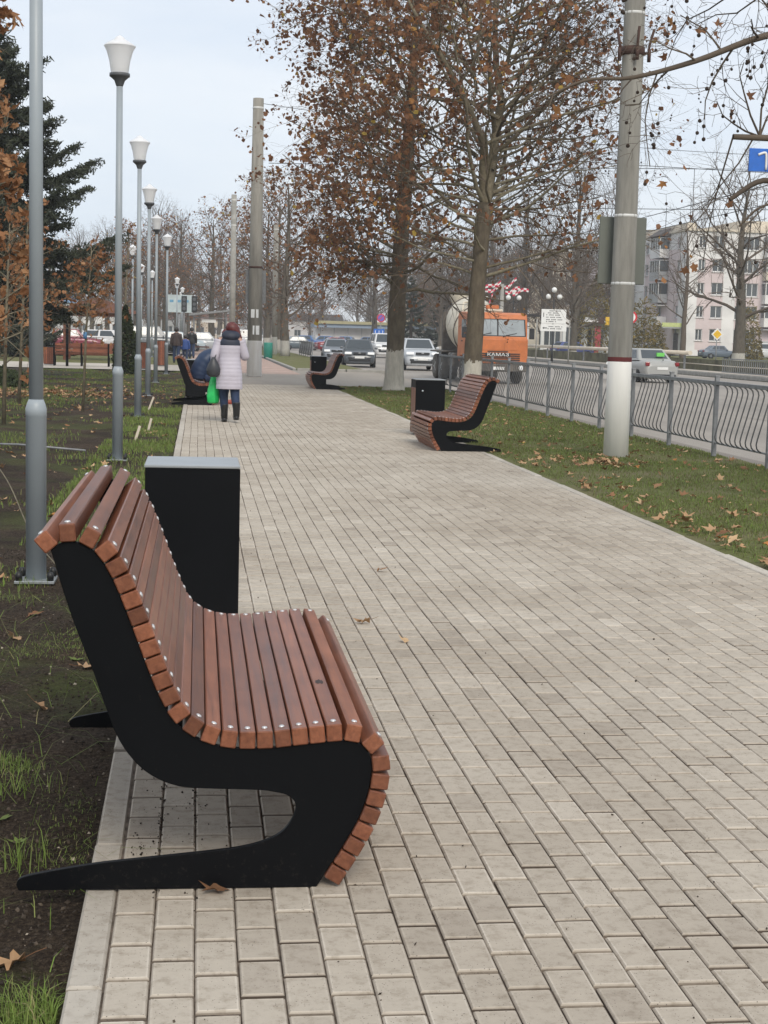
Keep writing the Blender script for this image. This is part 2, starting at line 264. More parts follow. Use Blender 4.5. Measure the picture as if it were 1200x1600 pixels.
# ---------------------------------------------------------------- mesh helpers
class MB:
    """collects numpy blocks of vertices and faces; build() links them as ONE mesh object"""
    def __init__(s): s.V = []; s.F = []; s.n = 0; s.T = []
    def add(s, v, faces, mi=0, tone=.5, smooth=False):
        v = np.asarray(v, float).reshape(-1, 3); s.V.append(v)
        t = np.full(len(v), tone) if np.isscalar(tone) else np.asarray(tone, float); s.T.append(t)
        if isinstance(faces, np.ndarray): s.F.append((faces + s.n, mi, smooth))
        else:
            by = {}
            for f in faces: by.setdefault(len(f), []).append(f)
            for k, fs in by.items(): s.F.append((np.array(fs, int) + s.n, mi, smooth))
        s.n += len(v); return s
    def box(s, c, d, mi=0, tone=.5, rz=0, rx=0, ry=0):
        x, y, z = d[0]/2, d[1]/2, d[2]/2
        v = np.array([(-x,-y,-z),(x,-y,-z),(x,y,-z),(-x,y,-z),(-x,-y,z),(x,-y,z),(x,y,z),(-x,y,z)])
        if rx or ry or rz: v = v @ np.array(Matrix.Rotation(rz,3,'Z') @ Matrix.Rotation(ry,3,'Y') @ Matrix.Rotation(rx,3,'X')).T
        return s.add(v + np.array(c), [(0,3,2,1),(4,5,6,7),(0,1,5,4),(1,2,6,5),(2,3,7,6),(3,0,4,7)], mi, tone)
    def tube(s, pts, rad, n=6, mi=0, tone=.5, cap=True, smooth=True):
        pts = np.asarray(pts, float); k = len(pts)
        rad = np.full(k, rad) if np.isscalar(rad) else np.asarray(rad, float)
        d = np.gradient(pts, axis=0); d /= np.linalg.norm(d, axis=1)[:, None] + 1e-9
        ref = np.array([0,0,1.]) if abs(d[:, 2]).mean() < .75 else np.array([1.,0,0])
        a = np.cross(d, ref); a /= np.linalg.norm(a, axis=1)[:, None] + 1e-9
        b = np.cross(d, a)
        th = np.arange(n)*2*math.pi/n
        v = pts[:, None] + rad[:, None, None]*(np.cos(th)[None, :, None]*a[:, None] + np.sin(th)[None, :, None]*b[:, None])
        i = np.arange(k-1)[:, None]*n; j = np.arange(n)[None]; j2 = (j+1) % n
        f = np.stack([i+j, i+j2, i+n+j2, i+n+j], -1).reshape(-1, 4)
        s.add(v.reshape(-1, 3), f, mi, tone if np.isscalar(tone) else np.repeat(tone, n), smooth)
        if cap:
            s.F.append((np.array([list(range(s.n-n, s.n))]), mi, False)); s.F.append((np.array([list(range(s.n-k*n, s.n-k*n+n))[::-1]]), mi, False))
        return s
    def loft(s, rings, mi=0, tone=.5, smooth=True, cap=True):
        rings = np.asarray(rings, float); k, n = rings.shape[:2]
        i = np.arange(k-1)[:, None]*n; j = np.arange(n)[None]; j2 = (j+1) % n
        f = np.stack([i+j, i+j2, i+n+j2, i+n+j], -1).reshape(-1, 4)
        s.add(rings.reshape(-1, 3), f, mi, tone, smooth)
        if cap:
            s.F.append((np.array([list(range(s.n-n, s.n))]), mi, False)); s.F.append((np.array([list(range(s.n-k*n, s.n-k*n+n))[::-1]]), mi, False))
        return s
    def lathe(s, prof, n=16, c=(0,0,0), mi=0, tone=.5, smooth=True, axis='z', cap=True):
        th = np.arange(n)*2*math.pi/n; rings = []
        for r, z in prof:
            x, y, zz = np.cos(th)*r, np.sin(th)*r, np.full(n, z)
            p = np.stack([x, y, zz], 1)
            if axis == 'x': p = np.stack([zz, x, y], 1)
            if axis == 'y': p = np.stack([x, zz, y], 1)[::-1]
            rings.append(p + np.array(c))
        return s.loft(rings, mi, tone, smooth, cap)
    def prism(s, poly, y0, y1, mi=0, tone=.5):
        """poly: (x,z) outline extruded along y"""
        n = len(poly); v = [(x, y0, z) for x, z in poly] + [(x, y1, z) for x, z in poly]
        return s.add(v, [tuple(range(n)), tuple(range(2*n-1, n-1, -1))] + [(i, i+n, (i+1) % n + n, (i+1) % n) for i in range(n)], mi, tone)
    def sphere(s, c, r, nu=8, nv=5, mi=0, tone=.5, sc=(1,1,1)):
        prof = [(max(1e-4, math.sin(math.pi*i/nv)), -math.cos(math.pi*i/nv)) for i in range(nv+1)]
        th = np.arange(nu)*2*math.pi/nu
        rings = [np.stack([np.cos(th)*a*r*sc[0], np.sin(th)*a*r*sc[1], np.full(nu, b*r*sc[2])], 1) + np.array(c) for a, b in prof]
        return s.loft(rings, mi, tone, True, False)
    def build(s, name, mats, parent=None, bevel=0, seg=1, loc=None):
        me = bpy.data.meshes.new(name)
        V = np.concatenate(s.V) if s.V else np.zeros((0, 3))
        me.vertices.add(len(V)); me.vertices.foreach_set('co', V.astype(np.float32).ravel())
        li = np.concatenate([f.ravel() for f, _, _ in s.F]); tot = np.concatenate([np.full(len(f), f.shape[1]) for f, _, _ in s.F])
        me.loops.add(len(li)); me.loops.foreach_set('vertex_index', li.astype(np.int32))
        me.polygons.add(len(tot)); st = np.concatenate([[0], np.cumsum(tot)[:-1]])
        me.polygons.foreach_set('loop_start', st.astype(np.int32))
        me.polygons.foreach_set('material_index', np.concatenate([np.full(len(f), m) for f, m, _ in s.F]).astype(np.int32))
        me.polygons.foreach_set('use_smooth', np.concatenate([np.full(len(f), sm) for f, _, sm in s.F]).astype(bool))
        at = me.attributes.new('tone', 'FLOAT', 'POINT'); at.data.foreach_set('value', np.concatenate(s.T).astype(np.float32))
        for m in (mats if isinstance(mats, (list, tuple)) else [mats]): me.materials.append(M[m] if isinstance(m, str) else m)
        me.update(calc_edges=True)
        if bevel:
            bm = bmesh.new(); bm.from_mesh(me)
            bmesh.ops.remove_doubles(bm, verts=bm.verts, dist=1e-5)
            bmesh.ops.recalc_face_normals(bm, faces=bm.faces)
            ed = [e for e in bm.edges if len(e.link_faces) == 2 and e.calc_face_angle(0) > .5]
            bmesh.ops.bevel(bm, geom=ed, offset=bevel, segments=seg, affect='EDGES', profile=.6, clamp_overlap=True)
            bm.to_mesh(me); bm.free()
        return put(name, me, parent, loc)
def put(name, me, parent=None, loc=None):
    o = bpy.data.objects.new(name, me); COL.objects.link(o)
    if parent is not None: o.parent = parent
    if loc is not None: o.location = loc
    return o
def tag(o, label=None, cat=None, group=None, kind=None):
    for k, v in (('label', label), ('category', cat), ('group', group), ('kind', kind)):
        if v: o[k] = v
    return o
def thing(name, label, cat, loc=(0,0,0), rz=0, group=None):
    o = bpy.data.objects.new(name, None); o.empty_display_size = .2; COL.objects.link(o)
    o.location = loc; o.rotation_euler = (0, 0, rz)
    return tag(o, label, cat, group)
def copy_tree(o, parent=None):
    c = o.copy(); COL.objects.link(c); c.parent = parent
    for ch in list(o.children): copy_tree(ch, c)
    return c
def dup(o, loc, rz=0, label=None, scale=None):
    c = copy_tree(o); c.location = loc; c.rotation_euler = (0, 0, rz)
    if label: c['label'] = label
    if scale: c.scale = (scale,)*3 if np.isscalar(scale) else scale
    return c
def rects(name, rows, mat, kind='structure', parent=None):
    """flat or sloping sheets: list of 4-point quads"""
    mb = MB()
    for q in rows: mb.add(q, [(0,1,2,3)])
    o = mb.build(name, mat, parent)
    if kind: o['kind'] = kind
    return o
def flat(x0, x1, y0, y1, z): return [(x0,y0,z),(x1,y0,z),(x1,y1,z),(x0,y1,z)]
def skin_mesh(joints, edges, rad, sub=1):
    me = bpy.data.meshes.new('t'); me.from_pydata([tuple(j) for j in joints], edges, [])
    o = bpy.data.objects.new('t', me); COL.objects.link(o)
    o.modifiers.new('s', 'SKIN')
    sv = me.skin_vertices[0].data
    for i, r in enumerate(rad): sv[i].radius = (r, r) if np.isscalar(r) else r
    sv[0].use_root = True
    m2 = o.modifiers.new('u', 'SUBSURF'); m2.levels = sub; m2.render_levels = sub
    dg = bpy.context.evaluated_depsgraph_get()
    res = bpy.data.meshes.new_from_object(o.evaluated_get(dg))
    bpy.data.objects.remove(o); bpy.data.meshes.remove(me)
    for p in res.polygons: p.use_smooth = True
    return res
def text_mesh(txt, size, extr=.002):
    cu = bpy.data.curves.new('t', 'FONT'); cu.body = txt; cu.size = size; cu.extrude = extr; cu.align_x = 'CENTER'; cu.align_y = 'CENTER'
    o = bpy.data.objects.new('t', cu); COL.objects.link(o)
    dg = bpy.context.evaluated_depsgraph_get(); me = bpy.data.meshes.new_from_object(o.evaluated_get(dg))
    bpy.data.objects.remove(o); return me
def vnoise(x, y, s, seed=0):
    """cheap smooth value noise for terrain relief"""
    g = np.random.default_rng(seed).random((64, 64)); x = np.asarray(x)*s; y = np.asarray(y)*s
    i, j = np.floor(x).astype(int), np.floor(y).astype(int); fx, fy = x-i, y-j
    fx = fx*fx*(3-2*fx); fy = fy*fy*(3-2*fy)
    return (g[i%64, j%64]*(1-fx)+g[(i+1)%64, j%64]*fx)*(1-fy) + (g[i%64, (j+1)%64]*(1-fx)+g[(i+1)%64, (j+1)%64]*fx)*fy
def project(P):
    d = np.asarray(P, float) - np.array([0,0,CAM_H]); z = d @ np.array(_f)
    return .5 + 2*(d @ np.array(_R))/z, .5 - 1.5*(d @ np.array(_U))/z, z   # fractions of frame width / height
# ---------------------------------------------------------------- the setting
PX0, PX1 = -.195, 3.655                    # paved path between its edgings
Z_SOIL = -.055
def soil_z(x, y):
    return Z_SOIL + .035*(vnoise(x+50, y, .9, 1)-.5) + .03*(vnoise(x+50, y, 3.1, 2)-.5) + .018*(vnoise(x+50, y, 9, 3)-.5)
def lawn_z(x, y):
    return -.02 + .03*(vnoise(x, y, .8, 4)-.5) + .02*(vnoise(x, y, 3, 5)-.5)
g = rects('ground', [[(-400,-60,-.16),(7.0,-60,-.16),(7.0,900,-.16),(-400,900,-.16)], [(7.0,-60,-.16),(8.4,-60,-.31),(8.4,900,-.31),(7.0,900,-.16)],
     [(8.4,-60,-.31),(27.2,-60,-.31),(27.2,900,-.31),(8.4,900,-.31)], [(27.2,-60,-.31),(27.3,-60,-.10),(27.3,900,-.10),(27.2,900,-.31)], [(27.3,-60,-.10),(500,-60,-.10),(500,900,-.10),(27.3,900,-.10)]], 'lawn')
def sheet(name, xs, ys, zf, mat):
    X, Y = np.meshgrid(xs, ys); Z = zf(X, Y); n, k = X.shape
    i = np.arange(n-1)[:, None]*k; j = np.arange(k-1)[None]
    mb = MB(); mb.add(np.stack([X, Y, Z], -1).reshape(-1, 3), np.stack([i+j, i+j+1, i+k+j+1, i+k+j], -1).reshape(-1, 4), 0, .5, True)
    return tag(mb.build(name, mat), kind='structure')
ysn = np.concatenate([np.arange(1.5, 8, .045), np.arange(8, 24, .14), np.arange(24, 58.1, .5)])
sheet('soil_bed', np.concatenate([np.arange(-14, -4, .5), np.arange(-4, -.285, .045), [-.278]]), ysn, soil_z, 'soil')
sheet('lawn', np.concatenate([np.arange(3.738, 7.05, .1)]), np.concatenate([np.arange(1.5, 20, .1), np.arange(20, 44.4, .4)]), lawn_z, 'lawn')
sheet('lawn', np.arange(-60, -.4, 2.), np.arange(68, 100, 2.), lambda x, y: -.06 + .0*x, 'lawn')
sheet('island_lawn', np.arange(3.95, 6.96, .25), np.arange(62.2, 150, 1.), lambda x, y: lawn_z(x, y)+.05, 'lawn')
rects('road', [flat(8.4, 27.0, -40, 900, -.26)], 'asphalt')
rects('road_shoulder', [[(6.98,-40,-.035),(8.4,-40,-.252),(8.4,44.4,-.252),(6.98,44.4,-.035)], [(6.98,62,-.035),(8.4,62,-.252),(8.4,900,-.252),(6.98,900,-.035)]], 'shoulder')
rects('driveway', [[(3.73,44.3,-.004),(7.2,44.3,-.02),(7.2,62.1,-.02),(3.73,62.1,-.004)], [(7.2,44.3,-.02),(8.5,44.3,-.248),(8.5,62.1,-.248),(7.2,62.1,-.02)], flat(-.36,3.73,44.3,56,-.004)], 'asphalt2')
rects('pink_pavement', [flat(-.36, 3.73, 56, 400, -.003)], 'redpave')
rects('park_path', [flat(-40, -.36, 58.05, 67.5, -.02)], 'parkpath')
rects('far_pavement', [flat(27.25, 29.6, -40, 700, -.02)], 'parkpath')
rects('side_street', [flat(-120, -.4, 100, 112, -.03)], 'asphalt')
mb = MB()
for i in range(14):                      # pale lane dashes on the road
    mb.add(flat(13.1, 13.25, 20+i*12, 24+i*12, -.255), [(0,1,2,3)]); mb.add(flat(17.6, 17.75, 20+i*12, 25+i*12, -.255), [(0,1,2,3)])
tag(mb.build('lane_marking', 'asphalt'), kind='structure')
# paved path: bedding, single pavers, edging stones
path = tag(MB().add(flat(-.275, 3.735, 1.2, 44.35, -.009), [(0,1,2,3)]).build('footpath', 'joint'), kind='structure')
PW, PL, GAP, GAPL = .1, .2, .0028, .0160
def paver_verts(w, l, h=.045, ch=.005, lip=.006):
    R_ = lambda a, b, z: [(-a,-b,z),(a,-b,z),(a,b,z),(-a,b,z)]
    a, b = w/2, l/2; c = ch+lip
    return np.array(R_(a, b, -h) + R_(a, b, -ch) + R_(a-ch, b-ch, 0) + R_(a-c, b-c, -.0006))
PF = np.array([(i+j, i+(j+1) % 4, i+4+(j+1) % 4, i+4+j) for i in (0, 4, 8) for j in range(4)] + [(12,13,14,15)])
RIM = np.array([-1]*4 + [-.42]*4 + [.26]*4 + [0]*4)      # dirt-filled flanks, pale rim paints in the light caught by each paver's chamfers
NPV = 16
ncol = int(round((PX1-PX0)/PW)); PW = (PX1-PX0)/ncol
cells = []
for c in range(ncol):
    xc = PX0 + (c+.5)*PW; off = .1*(c % 2) + rng.normal(0, .007)
    for r in range(-1, 220):
        y = 1.3 + off + r*PL
        if y + PL/2 > 44.33: continue
        x = xc + .007*(float(vnoise(xc+9, y, .9, 61))-.5) + rng.normal(0, .0006); y += .014*(float(vnoise(xc*2+9, y, .8, 62))-.5)
        cells.append((x, y + rng.normal(0, .0012), rng.normal(0, .0006), np.clip(rng.normal(.5, .2), 0, 1), rng.normal(0, .006), rng.normal(0, .0028), rng.normal(0, .004)))
cells = np.array(cells)
u, v, z = project(np.stack([cells[:, 0], cells[:, 1], cells[:, 2]], 1))
vis = (u > -.03) & (u < 1.03) & (v < 1.03) & ~((cells[:, 0] < .30) & (cells[:, 1] > 4.7) & (cells[:, 1] < 7.0)) & ~((cells[:,0] < .16) & (cells[:,1] > 7) & (cells[:,1] < 9))
order = np.argsort(np.where(vis & (z > 0), z, 1e9)); near = order[:300]; rest = np.setdiff1d(np.arange(len(cells)), near)
rest = rest[cells[rest, 1] > 1.2]
variants = []
for i in range(16):
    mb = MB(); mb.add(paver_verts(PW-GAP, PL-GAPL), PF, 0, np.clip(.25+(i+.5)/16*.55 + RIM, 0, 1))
    o = mb.build('paver', 'paver'); variants.append(o.data); bpy.data.objects.remove(o)
for i in near:
    x, y, dz, t, rz, rx, ry = cells[i]
    o = put('paver', variants[int(min(15, t*16))], path, (x, y, dz)); o.rotation_euler = (rx*.5, ry*.5, rz*.6)
base = paver_verts(PW-GAP, PL-GAPL)
C = cells[rest]; n = len(C)
V = np.repeat(base[None], n, 0); cs, sn = np.cos(C[:, 4]*.6)[:, None], np.sin(C[:, 4]*.6)[:, None]
vx = V[..., 0]*cs - V[..., 1]*sn + C[:, 0:1]; vy = V[..., 0]*sn + V[..., 1]*cs + C[:, 1:2]
vz = V[..., 2] + C[:, 2:3] + V[..., 1]*C[:, 5:6]*.5 - V[..., 0]*C[:, 6:7]*.5
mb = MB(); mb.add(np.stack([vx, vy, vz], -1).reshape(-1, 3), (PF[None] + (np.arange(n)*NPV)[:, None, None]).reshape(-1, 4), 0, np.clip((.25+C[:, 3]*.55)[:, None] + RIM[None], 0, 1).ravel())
tag(mb.build('paver_field', 'paver', path), kind='stuff')
ks = []
for t in (.2, .5, .8):
    mb = MB(); mb.add(paver_verts(.08, .992, .12, .007, .01), PF, 0, np.clip(t+np.array([-1]*4+[-.1]*4+[.15]*4+[0]*4), 0, 1)); o = mb.build('kerb_stone', 'kerb'); ks.append(o.data); bpy.data.objects.remove(o)
for k in range(43):
    for x in (PX0-.043, PX1+.043):
        put('kerb_stone', ks[rng.integers(3)], path, (x, 1.86+k, rng.normal(.002, .003))).rotation_euler = (rng.normal(0, .003), rng.normal(0, .02), rng.normal(0, .003))
kb = MB().box((0,0,0), (.15, 1.96, .22)).build('k', 'concbare', bevel=.02); kme = kb.data; bpy.data.objects.remove(kb)
rk = tag(MB().box((8.42, 54, -.27), (.06, 18, .06)).build('road_kerb', 'concbare'), kind='structure')
for k in range(44):
    put('kerb_stone', kme, rk, (3.86, 63.2+2*k, -.02))
for k in range(2): put('kerb_stone', kme, rk, (4.95+2*k, 62.1, -.02)).rotation_euler = (0, 0, R(90))
for k in range(60): put('kerb_stone', kme, rk, (27.1, 20+2*k, -.14))
# ---------------------------------------------------------------- benches
def bp(px, py):                          # outline of the bench end (traced points) to metres on its own plane
    dx, dy = px-300., 1390.-py
    return (.0046 + .001687*dx - .00002*dy - 8.3e-8*dx*dy, -.000031*dx + .001713*dy + 8.7e-8*dx*dy)
def smooth(pts, n=6, closed=False):
    P = np.array(pts, float); k = len(P); outp = []
    rg = range(k) if closed else range(k-1)
    for i in rg:
        p0, p1, p2, p3 = (P[(i-1) % k], P[i], P[(i+1) % k], P[(i+2) % k]) if closed else (P[max(i-1, 0)], P[i], P[i+1], P[min(i+2, k-1)])
        for t in np.arange(n)/n:
            outp.append(.5*((2*p1)+(-p0+p2)*t+(2*p0-5*p1+4*p2-p3)*t*t+(-p0+3*p1-3*p2+p3)*t**3))
    if not closed: outp.append(P[-1])
    return np.array(outp)
inner_px = [(79,861),(92,851),(108,848),(125,850),(146,863),(161,882),(175,907),(186,932),(196,957),(206,983),(216,1010),(226,1037),(236,1062),(247,1087),(262,1115),(283,1138),(312,1155),(340,1164),(370,1168),(398,1168),(426,1167),(452,1164),(480,1161),(508,1158),(533,1156),(556,1158),(572,1167),(581,1182),(583,1202),(579,1230),(571,1257),(561,1281),(547,1306),(531,1332),(515,1356),(500,1380)]
inner = smooth([bp(*p) for p in inner_px], 5)
back_px = [(494,1389),(30,1395),(26,1386),(33,1375),(67,1366),(147,1352),(233,1342),(333,1331),(380,1324),(412,1315),(436,1303),(452,1286),(461,1266),(459,1252),(447,1242),(426,1237),(398,1234),(300,1231),(265,1225),(236,1212),(213,1194),(192,1168),(177,1140),(166,1110),(157,1085),(145,1050),(130,1012),(112,965),(97,920),(84,877)]
panel = [tuple(p) for p in inner] + [bp(*p) for p in back_px[:2]] + [tuple(p) for p in smooth([bp(*p) for p in back_px[2:]], 4)]
panel = [(x, max(z, -.012)) for x, z in panel]
BL = 1.72
def slat_spots(w=.0415, t=.047, gap=.0036):
    d = np.gradient(inner, axis=0); d /= np.linalg.norm(d, axis=1)[:, None]; n = np.stack([-d[:, 1], d[:, 0]], 1)
    for _ in range(3): n[1:-1] = (n[:-2]+n[1:-1]*2+n[2:]); n /= np.linalg.norm(n, axis=1)[:, None]
    top = inner + n*t
    s0 = np.concatenate([[0], np.cumsum(np.linalg.norm(np.diff(inner, axis=0), axis=1))]); s1 = np.concatenate([[0], np.cumsum(np.linalg.norm(np.diff(top, axis=0), axis=1))])
    res, last = [], None
    S = np.linspace(0, s0[-1], 4000); a = np.interp(S, s0, np.arange(len(s0))); f1 = np.interp(a, np.arange(len(s1)), s1)
    P = np.stack([np.interp(a, np.arange(len(s0)), inner[:, i]) for i in (0, 1)], 1); NN = np.stack([np.interp(a, np.arange(len(s0)), n[:, i]) for i in (0, 1)], 1)
    i0 = np.searchsorted(S, -1e-9)
    for i in range(len(S)):
        if last is None or min(S[i]-S[last], f1[i]-f1[last]) >= w+gap:
            if last is None and S[i] < .006: continue
            if S[-1]-S[i] < .012: break
            res.append((P[i], NN[i]/np.linalg.norm(NN[i]))); last = i
    return res
slat_me = MB().box((0,0,0), (BL, .0415, .047)).build('s', 'wood', bevel=.003); sm_ = slat_me.data; bpy.data.objects.remove(slat_me)
bolt_o = MB().lathe([(.0085,0),(.0085,.0015),(.006,.0042),(.0008,.005)], 8, mi=0).build('b', 'bolt'); bolt_me = bolt_o.data; bpy.data.objects.remove(bolt_o)
pan_o = MB().prism(panel, -.008, .008).build('p', 'black', bevel=.0015); pan_me = pan_o.data; bpy.data.objects.remove(pan_o)
spots = slat_spots()
def make_bench(label, loc, rz, bolts=True):
    t = thing('park_bench', label, 'bench', loc, rz, 'curved slatted benches along the path')
    for y in (.02, BL-.02): put('side_panel', pan_me, t, (0, y, 0))
    for (p, n) in spots:
        o = put('slat', sm_, t)
        tx, tz = n[1], -n[0]
        c = Vector((p[0]+n[0]*.0245, BL/2, p[1]+n[1]*.0245))
        m = Matrix(((0, tx, n[0], c.x), (1, 0, 0, c.y + rng.normal(0, .002)), (0, tz, n[1], c.z), (0,0,0,1)))
        if m.determinant() < 0: m = Matrix(((0, -tx, n[0], c.x), (1, 0, 0, c.y), (0, -tz, n[1], c.z), (0,0,0,1)))
        o.matrix_local = m
        if bolts:
            for sx in (-1, 1): put('bolt', bolt_me, o, (sx*(BL/2-.035), 0, .0236))
    return t
nb_ = make_bench('curved slatted bench nearest the camera at the left edge of the path', (0, 3.96, .004), 0)
_sl = min([c for c in nb_.children if c.name.startswith('slat')], key=lambda c: abs(c.location.x-.385) + 5*abs(c.location.z-.42))
_p = [(math.cos(a)*.030*rng.uniform(.5, 1.2), math.sin(a)*.015*rng.uniform(.6, 1.15), .0241) for a in np.arange(16)*.3927]
o = MB().add([(0,0,.0241)]+_p, [(0, i+1, (i+1) % 16 + 1) for i in range(16)]).build('scorch_mark', pm('scorched_spot', (.045,.030,.026), .7, var=.6, vs=90), _sl); o.location = (-.86+.50, 0, 0)
make_bench('curved slatted bench on the left where someone in dark blue sits', (-.06, 31.0, 0), 0, False)
make_bench('curved slatted bench on the right in front of the limewashed plane trunk', (3.5, 19.75+BL, 0), math.pi)
make_bench('farthest curved slatted bench on the right beside the driveway', (3.5, 41.3+BL, 0), math.pi, False)
# ---------------------------------------------------------------- litter bins (built for the right side: boards face -X)
def make_bin(label, loc, rz):
    t = thing('litter_bin', label, 'bin', loc, rz, 'black litter bins behind the benches')
    MB().box((.012, 0, .425), (.416, .47, .81)).build('bin_body', 'black', t, bevel=.004)
    for y in (-.245, .245): MB().box((-.002, y, .43), (.446, .012, .80)).build('end_plate', 'black', t, bevel=.003)
    MB().box((0, 0, .838), (.45, .51, .014)).build('lid', 'lidgrey', t, bevel=.003)
    for k in range(5): MB().box((-.211, -.184+k*.092, .37), (.026, .087, .68)).build('board', 'wood', t, bevel=.003)
    MB().box((-.207, 0, .77), (.02, .475, .115)).build('opening_frame', 'black', t, bevel=.003)
    MB().lathe([(.014,0),(.014,-.008),(.002,-.012)], 10, (-.12, -.252, .67), axis='y').build('lock_knob', 'bolt', t)
    for x in (-.15, .16):
        for y in (-.19, .19): MB().lathe([(.02,0),(.02,.025)], 8, (x, y, 0)).build('foot', 'cap', t)
    return t
make_bin('black metal litter bin with grey lid just behind the nearest bench', (-.02, 7.52, 0), math.pi)
make_bin('black litter bin beyond the bench where someone sits', (-.05, 34.6, 0), math.pi)
make_bin('black litter bin with reddish boards beside the right-hand bench', (3.46, 23.05, 0), 0)
make_bin('black litter bin beside the farthest right-hand bench', (3.46, 44.6, 0), 0)
# ---------------------------------------------------------------- lamp posts
def make_lamp(label, loc, h=4.8):
    t = thing('lamp_post', label, 'lamp post', loc, 0, 'grey lamp posts in a row beside the path')
    MB().box((0, 0, .012), (.235, .235, .018)).build('base_plate', 'lidgrey', t, bevel=.003)
    for sx in (-1, 1):
        for sy in (-1, 1): MB().lathe([(.021,.021),(.021,.055),(.015,.072),(.002,.076)], 8, (sx*.092, sy*.092, 0)).build('bolt_cap', 'cap', t)
    MB().lathe([(.061,.02),(.061,1.0),(.063,1.002),(.063,1.045),(.056,1.068),(.044,1.10)], 16).build('lower_pole', 'lampgrey', t)
    MB().lathe([(.0425,1.09),(.036,h-.50)], 16).build('upper_pole', 'lampgrey', t)
    MB().lathe([(.036,h-.52),(.045,h-.50),(.06,h-.455),(.105,h-.415),(.116,h-.41),(.116,h-.375),(.100,h-.373)], 20).build('lamp_socket', 'socket', t)
    s = MB().lathe([(.098,h-.372),(.104,h-.33),(.118,h-.24),(.148,h-.13),(.172,h-.085),(.176,h-.078)], 20, cap=False).build('lamp_shade', 'shade', t)
    MB().lathe([(.179,h-.08),(.181,h-.07),(.165,h-.058),(.11,h-.022),(.065,h+.0),(.05,h+.022),(.028,h+.036),(.002,h+.05)], 20).build('shade_lid', 'shade', s)
    return t
LAMPS = [((-.955,9.35),'grey lamp post nearest the camera, cropped by the top of the photo'),((-.925,18.2),'second grey lamp post, its whole white lantern highest against the sky'),
 ((-1.04,27.3),'third grey lamp post of the row beside the path'),((-1.15,36.2),'fourth grey lamp post of the row beside the path'),((-1.23,45.6),'fifth grey lamp post of the row beside the path'),((-1.10,54.4),'sixth grey lamp post, last before the pale park paving')]
lp = make_lamp(LAMPS[0][1], (*LAMPS[0][0], -.055))
for (xy, lb) in LAMPS[1:]: dup(lp, (*xy, -.06), 0, lb)
for i, (x, y, lb) in enumerate([(-2.6,62,'small grey lamp post behind the thuja'),(-2.9,80,'lamp post across the pale park paving'),(-2.6,88,'lamp post left of the walking couple'),(-1.35,98,'lamp post nearest the bus shelter'),(-1.5,108,'lamp post second from the bus shelter'),(-1.25,120,'lamp post third from the bus shelter'),(-1.5,134,'farthest lamp post beyond the bus shelter'),(-9.6,76,'lamp post on the far left lawn')]):
    dup(lp, (x, y, -.06), 0, lb)
# ---------------------------------------------------------------- wavy fence beside the road
M['bargrey'] = pm('dull_steel_bar', (.10,.10,.10), .6, .2)
def make_fence(label, y0, n, x=6.85):
    t = thing('roadside_fence', label, 'fence', (x, y0, 0))
    pm_ = MB().box((0,0,.52), (.055,.055,1.06)).box((0,0,1.055),(.066,.066,.02)).build('post', 'galv', t, bevel=.003); pd = pm_.data
    tt = np.array([0,.025,.06,.12,.2,.35,.5,.65,.8,.88,.94,.975,1]); zz = .17+.78*tt; off = .072*np.interp(tt, [0,.025,.06,.12,.2,.5,.8,.88,.94,.975,1], [0,-.5,-.85,-1,-.85,0,.85,1,.85,.5,0])
    bar = MB().tube(np.stack([off, off*0, zz], 1), .0095, 5).build('bar', 'bargrey', t); bd = bar.data; bpy.data.objects.remove(bar)
    rds = []
    for h in (.022, .052): rail = MB().box((0, .99, 0), (h, 1.92, h)).build('rail', 'galv', t, bevel=.004); rds.append(rail.data); bpy.data.objects.remove(rail)
    for k in range(n+1):
        if k: put('post', pd, t, (0, k*1.98, 0))
        if k == n: break
        for z, rd in zip((.17, .965), rds): put('rail', rd, t, (0, k*1.98, z))
        for j in range(9): put('bar', bd, t, (0, k*1.98+.23+j*.19, 0))
    return t
make_fence('grey steel fence of wavy bars between the lawn and the road', 3.96, 20)
make_fence('short grey fence of wavy bars beyond the driveway by the road', 93.0, 6)
# ---------------------------------------------------------------- concrete poles
p = thing('concrete_pole', 'tall concrete pole with white base standing in the right lawn', 'pole', (5.425, 19.5, -.02), 0, 'concrete poles')
MB().lathe([(.168,0),(.160,1.3),(.132,6.2),(.115,9.5)], 12, smooth=True).build('shaft', 'conc', p)
for z in (2.24, 3.10, 5.62): MB().lathe([(.163-.006*z,z-.02),(.170-.006*z,z-.015),(.170-.006*z,z+.015),(.163-.006*z,z+.02)], 16).build('strap', 'whiteband', p)
MB().box((.02, .185, 2.67), (.62, .03, .86)).build('sign_board', 'signback', p, bevel=.008)
c = MB(); c.lathe([(.138,5.10),(.152,5.11),(.152,5.20),(.138,5.21)], 14)
for a in (200, 270, 340):
    x, y = math.cos(R(a))*.17, math.sin(R(a))*.17
    c.tube([(x*.8,y*.8,5.13),(x*1.15,y*1.15,5.13),(x*1.2,y*1.2,5.22),(x*1.5,y*1.5,5.42)], .018, 6); c.tube([(x*1.2,y*1.2,5.02),(x*1.2,y*1.2,5.18)], .024, 6)
c.build('bracket', 'rust', p)
